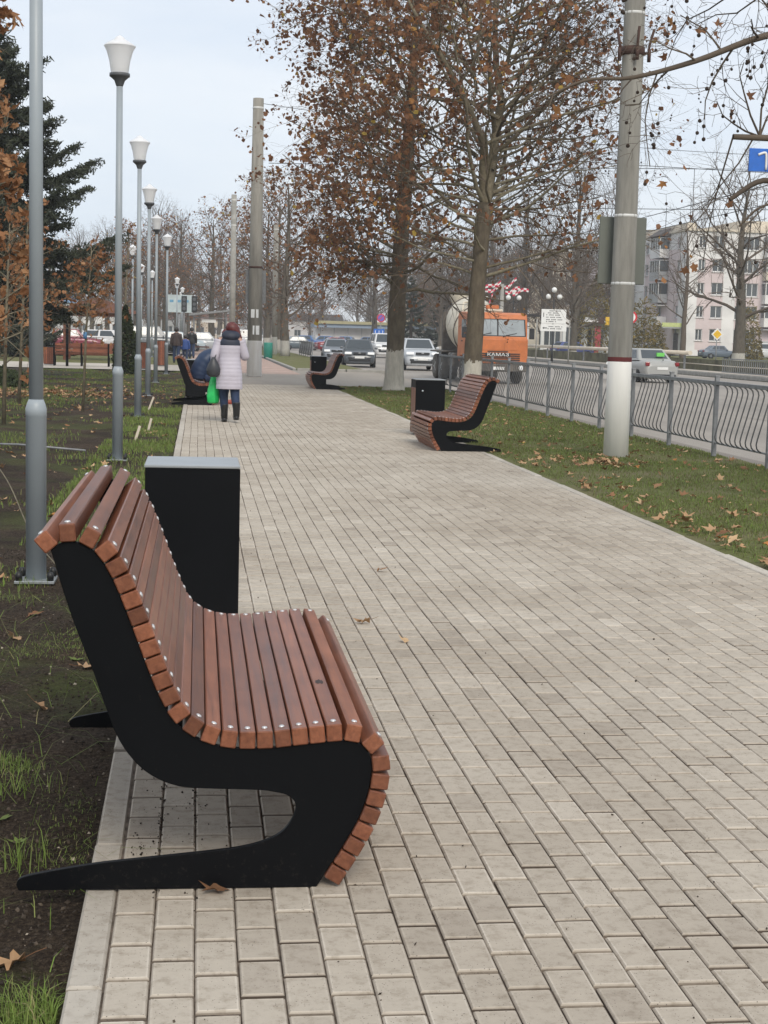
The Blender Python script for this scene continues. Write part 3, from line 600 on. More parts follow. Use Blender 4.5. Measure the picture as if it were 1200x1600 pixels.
def pole(label, loc, h, r0, r1, mat, extra=False):
    t = thing('concrete_pole', label, 'pole', loc, 0, 'concrete poles')
    MB().lathe([(r0,0),(r1,h)], 12).build('shaft', mat, t)
    for z in (h-.35, h-1.75): MB().lathe([(r1+.002,z),(r1+.012,z+.01),(r1+.012,z+.06),(r1+.002,z+.07)], 12).build('strap', 'whiteband', t)
    if extra:
        MB().lathe([(r0*.90,3.6),(r0*.90+.012,3.61),(r0*.90+.012,3.66),(r0*.9,3.67)], 12).build('strap', 'rust', t)
        MB().box((.02, .26, 3.0), (.68, .03, 1.1)).build('sign_board', 'galv', t)
        MB().box((0.03, -.23, 1.55), (.22, .01, .3)).build('paper_notice', 'white', t); MB().box((-.02, -.225, 2.1), (.25, .01, .28)).build('paper_notice', 'white', t)
    return t
pole('concrete pole with white base standing in the middle of the path', (1.88, 52.1, 0), 9.15, .255, .175, 'conc2', True)
pole('thinner bare concrete pole left of the one in the path', (1.92, 89, 0), 9.2, .18, .15, 'concbare')
pole('concrete pole with white base on the island lawn, farthest', (5.12, 105, 0), 8.7, .2, .17, 'conc2')
# ---------------------------------------------------------------- trees
UP = np.array([0,0,1.])
def unit(v): return v/(np.linalg.norm(v)+1e-9)
def rot_about(d, axis, a):
    return d*math.cos(a) + np.cross(axis, d)*math.sin(a) + axis*np.dot(axis, d)*(1-math.cos(a))
def side_dir(rg, d, ang):
    ax = unit(np.cross(d, unit(rg.normal(size=3)))); return unit(rot_about(d, ax, ang))
class Tree:
    def __init__(s, seed, counts, trop=.06, jit=.16, ratio=(.38,.62), ang=(32,62), tip=(.5,)): 
        s.rg = np.random.default_rng(seed); s.lines = []; s.tips = []; s.counts = counts; s.trop = trop; s.jit = jit; s.ratio = ratio; s.ang = ang
    def limb(s, p, d, Ln, r, lvl, nseg=None, rend=.35):
        rg = s.rg; nseg = nseg or (6 if lvl <= 1 else 4 if lvl == 2 else 3)
        pts = [np.array(p, float)]; d = unit(np.array(d, float)); ds = [d]
        for i in range(nseg):
            d = unit(d + rg.normal(size=3)*s.jit + UP*s.trop*(1 if lvl < 3 else rg.normal(0, .8))); pts.append(pts[-1] + d*Ln/nseg); ds.append(d)
        rad = np.linspace(r, r*rend, nseg+1); s.lines.append((np.array(pts), rad, lvl))
        if lvl < len(s.counts) and s.counts[lvl] > 0:
            nch = max(1, int(round(s.counts[lvl]*rg.uniform(.7, 1.3))))
            for k in range(nch):
                t = .18 + .8*(k+rg.random())/nch; i = min(nseg-1, int(t*nseg)); f = t*nseg - i
                q = pts[i]*(1-f) + pts[i+1]*f
                s.limb(q, side_dir(rg, ds[i], R(rg.uniform(*s.ang))), Ln*rg.uniform(*s.ratio)*(1.15-.45*t), max(.0022, r*(1-(1-rend)*t)*.55), lvl+1)
        if lvl >= len(s.counts)-1:
            for k in range(1, nseg+1): s.tips.append((pts[k], ds[k]))
    def meshes(s, parent, mat_branch='branch', mat_twig='twig', names=('limbs', 'twigs'), thin=1.):
        b, t = MB(), MB()
        for pts, rad, lvl in s.lines:
            tn = float(np.clip(s.rg.normal(.5 if mat_branch != 'twig' else .15, .22), 0, 1))
            if lvl <= 2: b.tube(pts, np.maximum(rad, .004), (8 if lvl <= 1 else 5), tone=np.clip(tn + .0*pts[:, 2], 0, 1), cap=False)
            else: t.tube(pts, np.maximum(rad*thin, .0018), 3, tone=tn, cap=False, smooth=False)
        o = []
        if b.n: o.append(b.build(names[0], mat_branch, parent))
        if t.n: o.append(tag(t.build(names[1], mat_twig, parent), kind='stuff'))
        return o
LOBES = [(90,1.0),(62,.50),(35,.88),(8,.44),(-22,.60),(-60,.33),(-90,.26),(-120,.33),(202,.60),(172,.44),(145,.88),(118,.50)]
OAKL = [(90,1.),(72,.62),(60,.72),(40,.38),(25,.50),(-5,.27),(-40,.36),(-90,.42),(220,.36),(185,.27),(155,.50),(140,.38),(120,.72),(108,.62)]
def leaf_fan(lobes, rg, curl=.25, jag=.1):
    a = np.radians([l[0] for l in lobes]); r = np.array([l[1] for l in lobes])*(1+rg.normal(0, jag, len(lobes)))
    x, y = np.cos(a)*r, np.sin(a)*r; ph = rg.uniform(0, 6.28)
    z = curl*(r**2)*(np.cos(2*a+ph)*.5+.4) + rg.normal(0, curl*.22, len(lobes))
    v = np.concatenate([[[0,0,0]], np.stack([x, y, z], 1)])*.5
    n = len(lobes); return v, [(0, i+1, (i+1) % n + 1) for i in range(n)]
def rand_rot(rg, n):
    q = rg.normal(size=(n, 4)); q /= np.linalg.norm(q, axis=1)[:, None]; w_, x, y, z = q.T
    return np.stack([1-2*(y*y+z*z), 2*(x*y-z*w_), 2*(x*z+y*w_), 2*(x*y+z*w_), 1-2*(x*x+z*z), 2*(y*z-x*w_), 2*(x*z-y*w_), 2*(y*z+x*w_), 1-2*(x*x+y*y)], 1).reshape(n, 3, 3)
def scatter(mb, verts, faces, pos, size, Rm, tone, mi=0):
    n = len(pos); k = len(verts); f = np.array(faces)
    V = np.einsum('nij,kj->nki', Rm, verts)*np.asarray(size)[:, None, None] + np.asarray(pos)[:, None]
    mb.add(V.reshape(-1, 3), (f[None] + (np.arange(n)*k)[:, None, None]).reshape(-1, f.shape[1]), mi, np.repeat(tone, k))
KITE = (np.array([(0,-.5,0),(.42,-.05,.10),(.16,.5,-.08),(-.30,.36,.10),(-.44,-.12,.06)]), [(0,1,2,3,4)])
def crown_leaves(tr, parent, n, size, mat='leaf', big=0, lobed=None, spread=.10, weight=None, name='leaves'):
    rg = tr.rg; tips = tr.tips; P = np.array([t[0] for t in tips])
    w_ = None
    if weight is not None: w_ = weight(P); w_ = w_/w_.sum()
    cl = rg.choice(len(P), max(8, int(len(P)*.33)), p=w_, replace=False); idx = rg.choice(cl, n); pos = P[idx] + rg.normal(0, spread, (n, 3)); pos[:, 2] -= abs(rg.normal(0, spread*.6, n))
    mb = MB(); tone = np.clip(rg.beta(2, 2.6, n) + (rg.random(n) < .07)*.45, 0, 1); sz = size*(.5+.95*rg.random(n)**1.3); Rm = rand_rot(rg, n)
    kinds = 4; 
    for k in range(kinds):
        m = (np.arange(n) % kinds) == k
        if lobed is not None: v, f = leaf_fan(lobed, rg, .35)
        else: v, f = KITE[0]*rg.uniform(.8, 1.2, (5, 3)), [(0,1,2),(0,2,3),(0,3,4)]
        scatter(mb, v, f, pos[m], sz[m], Rm[m], tone[m])
    return tag(mb.build(name, mat, parent), kind='stuff')
def seed_balls(tr, parent, n, r=.018, long=.10):
    rg = tr.rg; P = np.array([t[0] for t in tr.tips]); mb = MB()
    for i in rg.choice(len(P), n):
        q = P[i].copy(); 
        for k in range(rg.integers(1, 4)):
            e = q + np.array([rg.normal(0, .02), rg.normal(0, .02), -long*rg.uniform(.5, 1.1)]); mb.tube([q, e], .0016, 3, cap=False, smooth=False); mb.sphere(e, r*rg.uniform(.8, 1.15), 6, 4); q = e
    tag(mb.build('seed_balls', 'ball', parent), kind='stuff')
def trunk_tube(pts, rad, mat, parent, n=14, rg=None):
    rg = rg or rng; P = smooth(pts, 5); r = np.interp(np.linspace(0, 1, len(P)), np.linspace(0, 1, len(rad)), rad)
    mb = MB(); mb.tube(P, r, n, cap=True)
    V = mb.V[0].reshape(len(P), n, 3); cen = P[:, None]; V += (V-cen)*rg.normal(0, .05, (len(P), n))[..., None]
    mb.V[0] = V.reshape(-1, 3); return mb.build('trunk', mat, parent), P, r
# --- plane tree in front of the truck: forks at 4.5 m
t1 = thing('plane_tree', 'forked plane tree with limewashed trunk in front of the orange truck', 'tree', (6.25, 35, -.02), 0, 'plane trees on the lawn by the road')
tb, P, r = trunk_tube([(0,0,0),(.02,0,.5),(.05,0,2),(.12,0,3.4),(.20,0,4.55)], [.27,.215,.185,.175,.17], 'bark1', t1)
T = Tree(11, (0, 8, 6, 6), .05, .15)
for (p0, d, Ln, r0) in [((.20,0,4.5),(.22,.05,1),6.6,.125),((.17,0,4.45),(-.26,-.1,1),6.0,.10),((.19,0,4.5),(-.75,-.5,.75),4.6,.055),((.2,0,4.5),(.5,.6,1),5.2,.065)]: T.limb(p0, d, Ln, r0, 1, 8, .22)
rg = np.random.default_rng(5)
for k in range(34):
    z = 2.9 + (k/34)**.9*6.6; a = k*2.4 + rg.normal(0, .3); Ln = (3.9 if z < 5 else 3.4)*rg.uniform(.75, 1.1)*(1 if z < 7.2 else .72)
    x = .1+.05*z if z < 4.6 else .26+.10*(z-4.5)*(1 if k % 2 else -1.4)
    T.limb((x, 0, z), (math.cos(a), math.sin(a), .28+.10*(z-3)), Ln, .042*rg.uniform(.8, 1.3), 2, 6, .25)
T.counts = (0, 7, 9, 7, 0)
for k in range(13):
    z = 2.9 + k*.16; a = rg.uniform(-.6, .9) if k % 2 else rg.uniform(2.3, 4.0)
    T.limb((.12, 0, z), (math.cos(a), math.sin(a)*.7, .30), rg.uniform(2.4, 4.3), .036, 2, 7, .2)
for k in range(26):
    z = 4.4 + k*.19; a = rg.uniform(-.85, .85); T.limb((.35+.09*(z-4.4), 0, z), (math.cos(a), math.sin(a)*.7, rg.uniform(.15, .6)), rg.uniform(3.0, 4.6)*(1 if z < 7 else .85), .034, 2, 7, .2)
for k in range(8):
    z = 4.6 + k*.5; a = math.pi+rg.uniform(-.7, .7); T.limb((.1-.1*(z-4.5), 0, z), (math.cos(a), math.sin(a)*.7, .5), rg.uniform(2.4, 3.4), .03, 2, 7, .2)
T.meshes(t1); seed_balls(T, t1, 420, .02)
crown_leaves(T, t1, 8000, .115, spread=.075, weight=lambda P: (.25 + np.clip((3.2-P[:, 0])/4, 0, 1.2))*np.clip((P[:, 2]-2.6)/1.4, .04, 1))
# --- plane tree left of it: straight trunk, denser brown leaves
t2 = thing('plane_tree', 'straight plane tree with limewashed trunk left of the forked one', 'tree', (5.31, 41.7, -.02), 0, 'plane trees on the lawn by the road')
trunk_tube([(0,0,0),(0,0,.5),(.05,0,2.5),(.14,0,5),(.28,0,8),(.35,0,10.5),(.4,0,12.2)], [.34,.26,.225,.20,.14,.075,.03], 'bark2', t2)
T = Tree(23, (0, 7, 7, 6), .04, .15); rg = np.random.default_rng(9)
for k in range(34):
    f = k/34; z = 2.7 + f*8.6; a = k*2.4 + rg.normal(0, .25); Ln = (3.35 + .5*math.sin(f*3.1))*rg.uniform(.8, 1.12)*(1 if f < .7 else 1-.9*(f-.7))
    T.limb((.05+.03*z, 0, z), (math.cos(a), math.sin(a), .15+.55*f), Ln, .055*(1-.5*f), 2, 7, .22)
T.counts = (0, 7, 9, 7, 0)
for k in range(16):
    z = 2.8 + k*.42; a = math.pi + rg.uniform(-.8, .8); T.limb((.1, 0, z), (math.cos(a), math.sin(a), .32), rg.uniform(2.0, 3.0), .04, 2, 7, .22)
for k in range(12):
    z = 6.2 + k*.42; a = math.pi + rg.uniform(-.6, .6); T.limb((.25, 0, z), (math.cos(a), math.sin(a), .45), rg.uniform(3.0, 4.0), .036, 2, 7, .22)
for k in range(6):
    z = 2.9 + k*.15; a = math.pi + rg.uniform(-.9, .9); T.limb((.1, 0, z), (math.cos(a), math.sin(a), -.02), rg.uniform(2.0, 2.9), .034, 2, 7, .22)
T.meshes(t2); seed_balls(T, t2, 160, .02)
crown_leaves(T, t2, 9800, .118, spread=.08, weight=lambda P: np.clip((P[:, 2]-2.4)/1.2, .1, 1))
# --- plane tree just right of the frame: its limbs reach in at the top right
t3 = thing('plane_tree', 'plane tree whose bare limbs with seed balls reach in at top right', 'tree', (6.3, 12.4, -.02), 0, 'plane trees on the lawn by the road')
trunk_tube([(0,0,0),(0,0,.6),(.05,0,2),(0,0,4),(.05,0,6.5)], [.3,.23,.2,.17,.10], 'bark1', t3)
T = Tree(31, (0, 3, 5, 3), .02, .20, ang=(30, 70))
def hand_limb(T, pts, r0, r1, kids, lo=.6, hi=1.3, lvl=2, down=0, t0=.3):
    P = smooth(pts, 5); T.lines.append((P, np.linspace(r0, r1, len(P)), 1)); D = np.gradient(P, axis=0)
    for k in range(kids):
        i = int(np.clip((t0+(1-t0)*(k+.5)/kids), 0, 1)*(len(P)-2)); d = side_dir(T.rg, unit(D[i]), R(T.rg.uniform(35, 75))); d = unit(d*np.array([1, .6, 1]) + UP*down)
        T.limb(P[i], d, T.rg.uniform(lo, hi), max(.006, np.interp(i, [0, len(P)], [r0, r1])*.4), lvl)
hand_limb(T, [(0,0,3.6),(-.7,-.15,3.86),(-1.5,-.3,3.99),(-1.95,-.4,3.90),(-2.45,-.4,3.70),(-2.95,-.4,3.55),(-3.35,-.45,3.50),(-3.7,-.4,3.33)], .042, .006, 15, .35, .8, 2)
hand_limb(T, [(0,0,2.8),(-.8,-.25,3.02),(-1.5,-.38,3.12),(-2.12,-.4,3.13)], .042, .022, 0)
for d, Ln in [((-.45,0,1),.75),((-.1,0,1),.85),((-.9,0,.25),.5),((.5,0,.85),.6)]: T.limb((-1.9,-.4,3.14), d, Ln, .010, 2)
hand_limb(T, [(0,0,2.3),(-.8,-.25,2.45),(-1.55,-.38,2.70),(-1.85,-.4,2.80),(-2.12,-.4,2.64)], .04, .017, 2, .25, .5, 2)
hand_limb(T, [(0,0,2.0),(-.9,-.25,2.25),(-1.7,-.35,2.62),(-2.0,-.3,2.44)], .02, .007, 3, .15, .4, 3)
hand_limb(T, [(0,0,4.3),(-.8,-.1,4.4),(-1.7,-.2,4.33),(-2.4,-.25,4.22),(-2.9,-.3,4.3)], .04, .006, 10, .35, .8, 2)
for (q, d, Ln) in [((-2.12,-.4,3.13),(-.45,0,-.75),1.1),((-1.95,-.4,3.13),(-.5,.1,-.9),.9)]: T.limb(q, d, Ln, .008, 2)
for k in range(10):
    a = k*2.4; T.limb((0,0,4+.25*k), (math.cos(a), math.sin(a), .6), 2.6, .05, 1, 6, .25)
T.meshes(t3, 'twig', 'twig')
bo = MB().tube([(0,0,0),(.006,0,-.45),(0,0,-.9)], .02, 3, cap=False, smooth=False).sphere((0,0,-1), .17, 8, 6).build('b', 'ball'); bm_ = bo.data; bpy.data.objects.remove(bo)
P = np.array([q[0] for q in T.tips])
for i in T.rg.choice(len(P), 130):
    q = P[i]
    for k in range(T.rg.integers(1, 4)):
        o = put('seed_ball', bm_, t3, tuple(q)); s_ = .085*T.rg.uniform(.8, 1.2); o.scale = (s_,)*3; o.rotation_euler = (T.rg.normal(0, .2), T.rg.normal(0, .2), 0); q = q - np.array([0, 0, s_])
lms = []
for i in range(6):
    v, f = leaf_fan(LOBES, T.rg, .5); o = MB().add(v, f, 0, (.45,.62,.75,.55,.85,.3)[i], True).build('l', 'leaf'); lms.append(o.data); bpy.data.objects.remove(o)
for i in T.rg.choice(len(P), 60):
    o = put('leaf', lms[T.rg.integers(6)], t3, tuple(P[i] + np.array([0, 0, -.05]))); o.scale = (T.rg.uniform(.11, .17),)*3; o.rotation_euler = tuple(T.rg.uniform(-1.6, 1.6, 3))
# --- bare trees farther off: three built, then copied
def bare_tree(label, loc, seed, H, r0, Lm, nl, up=.45, group='bare trees in the background', leaves=0, poplar=False, mat='barkfar', cnt=(0, 5, 4, 3), zb=.22, lsz=.16):
    t = thing('bare_tree', label, 'tree', loc, 0, group); rg = np.random.default_rng(seed)
    trunk_tube([(0,0,0),(rg.normal(0,.1),0,H*.3),(rg.normal(0,.2),0,H*.65),(rg.normal(0,.25),0,H*.97)], [r0*1.25, r0*.85, r0*.5, r0*.1], mat, t, 8, rg)
    T = Tree(seed, cnt, .07 if not poplar else .16, .15)
    for k in range(nl):
        f = k/nl; z = H*(zb + (.94-zb)*f); a = k*2.4 + rg.normal(0, .3); Ln = Lm*rg.uniform(.75, 1.15)*(1 - .62*f*f) * (.75 + .5*min(1, f*3))
        T.limb((0, 0, z), (math.cos(a), math.sin(a), (2.6 if poplar else up+.5*f)), Ln, r0*.3*(1-.6*f), 1, 5, .25)
    T.meshes(t, 'fartwig', 'fartwig', thin=2.2)
    if leaves: crown_leaves(T, t, leaves, lsz, spread=.18)
    return t
bt = [bare_tree('half bare plane tree on the island lawn by the far fence', (5.5, 98, 0), 41, 11, .26, 4.6, 22, leaves=1500, cnt=(0, 6, 5, 3)),
      bare_tree('tall bare plane tree standing behind the low roadside wall at right', (37.4, 104, -.1), 42, 13, .42, 6.3, 18, .5, cnt=(0, 6, 5, 4), zb=.25, lsz=.2),
      bare_tree('slender bare tree in front of the pink apartment block', (44.3, 138, -.1), 43, 12.8, .26, 5.2, 12, .85, cnt=(0, 4, 4, 2), zb=.24, mat='fartwig'),
      bare_tree('bare poplar behind the white direction sign', (37.0, 150, -.1), 44, 19, .42, 6.0, 26, poplar=True, zb=.1)]
dup(bt[0], (5.7, 112, 0), 2.1, 'second half bare plane tree on the island lawn', 1.02)
dup(bt[0], (5.6, 128, 0), 4.0, 'third half bare plane tree on the island lawn', 1.05)
dup(bt[0], (1.2, 138, 0), 1.0, 'half bare tree behind the thin concrete pole', 1.05)
i = 0
for (k, x, y, s, lb) in [(3,41.5,152,.95,'second bare poplar right of the direction sign'),(3,34.0,160,.9,'bare poplar left of the direction sign'),(3,30.5,166,.8,'bare poplar behind the truck cab'),
    (1,25.5,150,.8,'bare tree behind the orange truck'),(1,21,185,.9,'bare tree above the cement drum'),(1,31.5,128,.72,'bare tree behind the three-globe lamp'),
    (0,-3.2,150,1.0,'bare tree left of the bus shelter'),(0,-6.5,165,1.05,'bare tree behind the lamp row'),(3,-9.5,190,.62,'thin bare poplar behind the lamp row'),(3,-12.5,185,.6,'thin bare poplar behind the gazebo'),
    (3,-6.2,200,.66,'thin bare poplar left of the farthest lamps'),(0,-1.2,185,.9,'bare tree right behind the bus shelter'),(0,-14,150,.85,'bare tree behind the gazebo roof'),
    (1,8,330,1.1,'distant bare tree left of the road'),(1,17,350,1.15,'distant bare tree in the gap between the planes'),(1,27,340,1.1,'distant bare tree left of the straight plane trunk'),(1,36,330,1.1,'distant bare tree right of the road'),(1,47,320,1.,'distant bare tree behind the kiosks'),
    (0,14,300,1.15,'distant half bare tree left of the road'),(1,60,300,1.15,'distant bare tree behind the forked plane'),(1,72,300,1.1,'distant bare tree far behind the truck'),(1,0,300,1.0,'distant bare tree at the end of the path'),(0,-8,260,1.1,'distant bare tree behind the left lamp row'),(0,-18,240,1.1,'distant bare tree behind the spruce'),(1,-28,230,1.0,'distant bare tree at the left edge')]:
    dup(bt[k], (x, y, -.1), 1.3*i, lb, s); i += 1
# --- dark spruce on the left
def conifer(label, loc, H, Rm, seed, nb=130, name='spruce_tree', z0=.6):
    t = thing(name, label, 'tree', loc); rg = np.random.default_rng(seed)
    MB().tube([(0,0,0),(0,0,H*.5),(0,0,H)], [.24,.15,.02], 8).build('trunk', 'fartwig', t)
    b = MB(); P = []; D = []
    for k in range(nb):
        f = (k/nb)**.85; z = z0 + f*(H-.2-z0); a = k*2.399 + rg.normal(0, .2); Ln = Rm*(1-f)**.75*rg.uniform(.5, 1.15) + .2
        pts = []; el = R(-2 + 24*f)
        for s_ in np.linspace(0, 1, 7):
            rr = Ln*s_; pts.append((math.cos(a)*rr*math.cos(el), math.sin(a)*rr*math.cos(el), z + rr*math.sin(el) - .20*Ln*math.sin(s_*2.4) + .08*Ln*s_*s_))
        pts = np.array(pts); b.tube(pts, np.linspace(.03, .005, 7), 4, cap=False)
        for s_ in np.linspace(.18, 1, int(6+Ln*7)):
            i = min(5, int(s_*6)); q = pts[i] + (pts[i+1]-pts[i])*(s_*6-i); dd = unit(pts[i+1]-pts[i])
            for sg in (-1, 1):
                l2 = Ln*.42*(1-.75*s_)*rg.uniform(.7, 1.2) + .10
                sd = unit(np.cross(dd, UP))*sg; d2 = unit(dd*.75 + sd*.75 + UP*rg.normal(-.22, .16)); b.tube([q, q+d2*l2], [.006, .003], 3, cap=False, smooth=False)
                for u_ in np.linspace(.1, 1, max(2, int(l2/.055))): P.append(q + d2*l2*u_); D.append(d2)
            P.append(q); D.append(dd)
    b.build('branches', 'fartwig', t)
    P = np.array(P); n = len(P); rep = 3; P = np.repeat(P, rep, 0) + rg.normal(0, .03, (n*rep, 3)); n *= rep
    mb = MB(); v = np.array([(-.13,-.5,0),(.13,-.5,.03),(.05,.5,-.08),(-.05,.5,0)]); scatter(mb, v, [(0,1,2,3)], P, rg.uniform(.10, .20, n), rand_rot(rg, n), np.clip(rg.normal(.45, .22, n), 0, 1))
    tag(mb.build('needles', 'needle', t), kind='stuff'); return t
conifer('tall dark green spruce behind the lamp posts on the left', (-6.1, 46, -.1), 10.6, 4.2, 3, 92, z0=2.5)
conifer('smaller dark evergreen behind the park bench', (-9.2, 86, -.1), 5.2, 2.2, 8, 60)
conifer('dark evergreen at the far left edge behind the lawn', (-10.2, 80, -.1), 5.2, 2.3, 12, 60)
# evergreens beyond the road behind the trunk
for k, (x, y, lb) in enumerate([(24.5,178,'dark green conifer left of the cement drum'),(28.6,182,'dark green conifer behind the cement drum'),(32.8,186,'dark green conifer behind the forked trunk')]): conifer(lb, (x, y, -.1), 8.6+.6*k, 2.6, 60+k, 50, 'evergreen_tree')
# thuja column and juniper
def bushy(name, label, loc, n, shape, mat, size, cat='shrub', stem=.5):
    t = thing(name, label, cat, loc); rg = np.random.default_rng(abs(hash(label)) % 9999 if False else len(label)*7)
    mb = MB(); P = shape(rg, n); v = np.array([(-.2,-.5,0),(.2,-.5,.05),(.1,.5,-.1),(-.1,.5,.1)])
    scatter(mb, v, [(0,1,2,3)], P, size*rg.uniform(.6, 1.3, n), rand_rot(rg, n), np.clip(rg.normal(.45, .25, n), 0, 1)); tag(mb.build('foliage', mat, t), kind='stuff')
    MB().tube([(0,0,0),(0,0,stem)], .04, 6).build('stem', 'fartwig', t); return t
def cone_shape(h, r):
    def f(rg, n):
        z = rg.random(n)**1.1; a = rg.uniform(0, 6.283, n); rr = r*np.sin(np.clip((1-z)*2.2, 0, math.pi/2))*np.sqrt(rg.uniform(.35, 1, n)); return np.stack([np.cos(a)*rr, np.sin(a)*rr, z*h+.03], 1)
    return f
def mound(rx, ry, h):
    def f(rg, n):
        a = rg.uniform(0, 6.283, n); q = np.sqrt(rg.random(n)); return np.stack([np.cos(a)*q*rx, np.sin(a)*q*ry, h*(1-q**2)*rg.uniform(.3, 1.05, n)+.03], 1)
    return f
bushy('thuja_shrub', 'dark green thuja column between the lamp posts', (-2.45, 53, -.08), 2600, cone_shape(2.3, .42), 'thuja', .14, stem=1.6)
bushy('juniper_shrub', 'low spreading juniper at the left edge of the soil bed', (-5.75, 40, -.05), 2600, mound(1.7, 1.3, .6), 'thuja', .14)
bushy('yellowing_shrub', 'yellowing tall shrub in front of the apartment block entrance', (43.9, 150, -.1), 1600, mound(2.9, 2.0, 6.0), 'willow', .34, stem=2.)
bushy('yellowing_shrub', 'yellowing willow-like shrub behind the yellow arrow sign', (38.8, 149, -.1), 1200, cone_shape(8.0, 1.9), 'willow', .3, stem=3.)
bushy('yellowing_shrub', 'yellowing shrub beside the block at the right edge', (60.5, 165, -.1), 1200, mound(1.6, 1.6, 6.4), 'willow', .34, stem=2.)
# --- young oaks holding brown leaves
def sapling(label, loc, H, r0, seed, nl, Lm, nleaf, lsz, lean=(0,0), zb=.25, stakes=False):
    t = thing('oak_sapling', label, 'tree', loc, 0, 'young oaks holding dry brown leaves'); rg = np.random.default_rng(seed)
    MB().tube([(0,0,0),(lean[0]*.4,lean[1]*.4,H*.5),(lean[0],lean[1],H)], [r0, r0*.7, r0*.25], 8).build('trunk', 'branch', t)
    T = Tree(seed, (0, 4, 3), .05, .2, (.4,.65))
    for k in range(nl):
        f = k/nl; z = H*(zb+(.98-zb)*f); a = k*2.4 + rg.normal(0, .3); T.limb((lean[0]*f, lean[1]*f, z), (math.cos(a), math.sin(a), .55), Lm*rg.uniform(.7, 1.1)*(1-.5*f), r0*.3, 1, 4, .3)
    T.meshes(t); crown_leaves(T, t, nleaf, lsz, 'oak', lobed=OAKL, spread=.035)
    return t
sapling('young oak with dry orange-brown leaves at the left edge behind the nearest lamp', (-2.0, 14.0, -.06), 5.0, .04, 51, 30, .85, 760, .17)
sapling('slim young oak tied with blue tape before the park bench', (-2.1, 28.8, -.06), 3.0, .028, 52, 20, .85, 620, .13, (.15,0), .42)
sapling('young oak with brown leaves left behind the nearest lamp', (-3.0, 24.5, -.06), 3.1, .035, 53, 22, .9, 480, .13, (.1,0), .3)
sapling('small young oak with brown leaves in front of the spruce', (-3.5, 31, -.06), 3.9, .035, 54, 22, 1.0, 560, .13, (.2,0), .3)
sapling('young oak beside the thuja column', (-2.72, 57, -.06), 5.2, .05, 55, 16, 1.2, 420, .15, (.2,0), .45)
o = MB().lathe([(.034,0),(.034,.12)], 8).build('tape', pm('blue_tape', (.10,.25,.45), .6)); tag(o, 'strip of blue tape round the slim young oak', 'tape'); o.location = (-2.06, 28.78, 1.28)
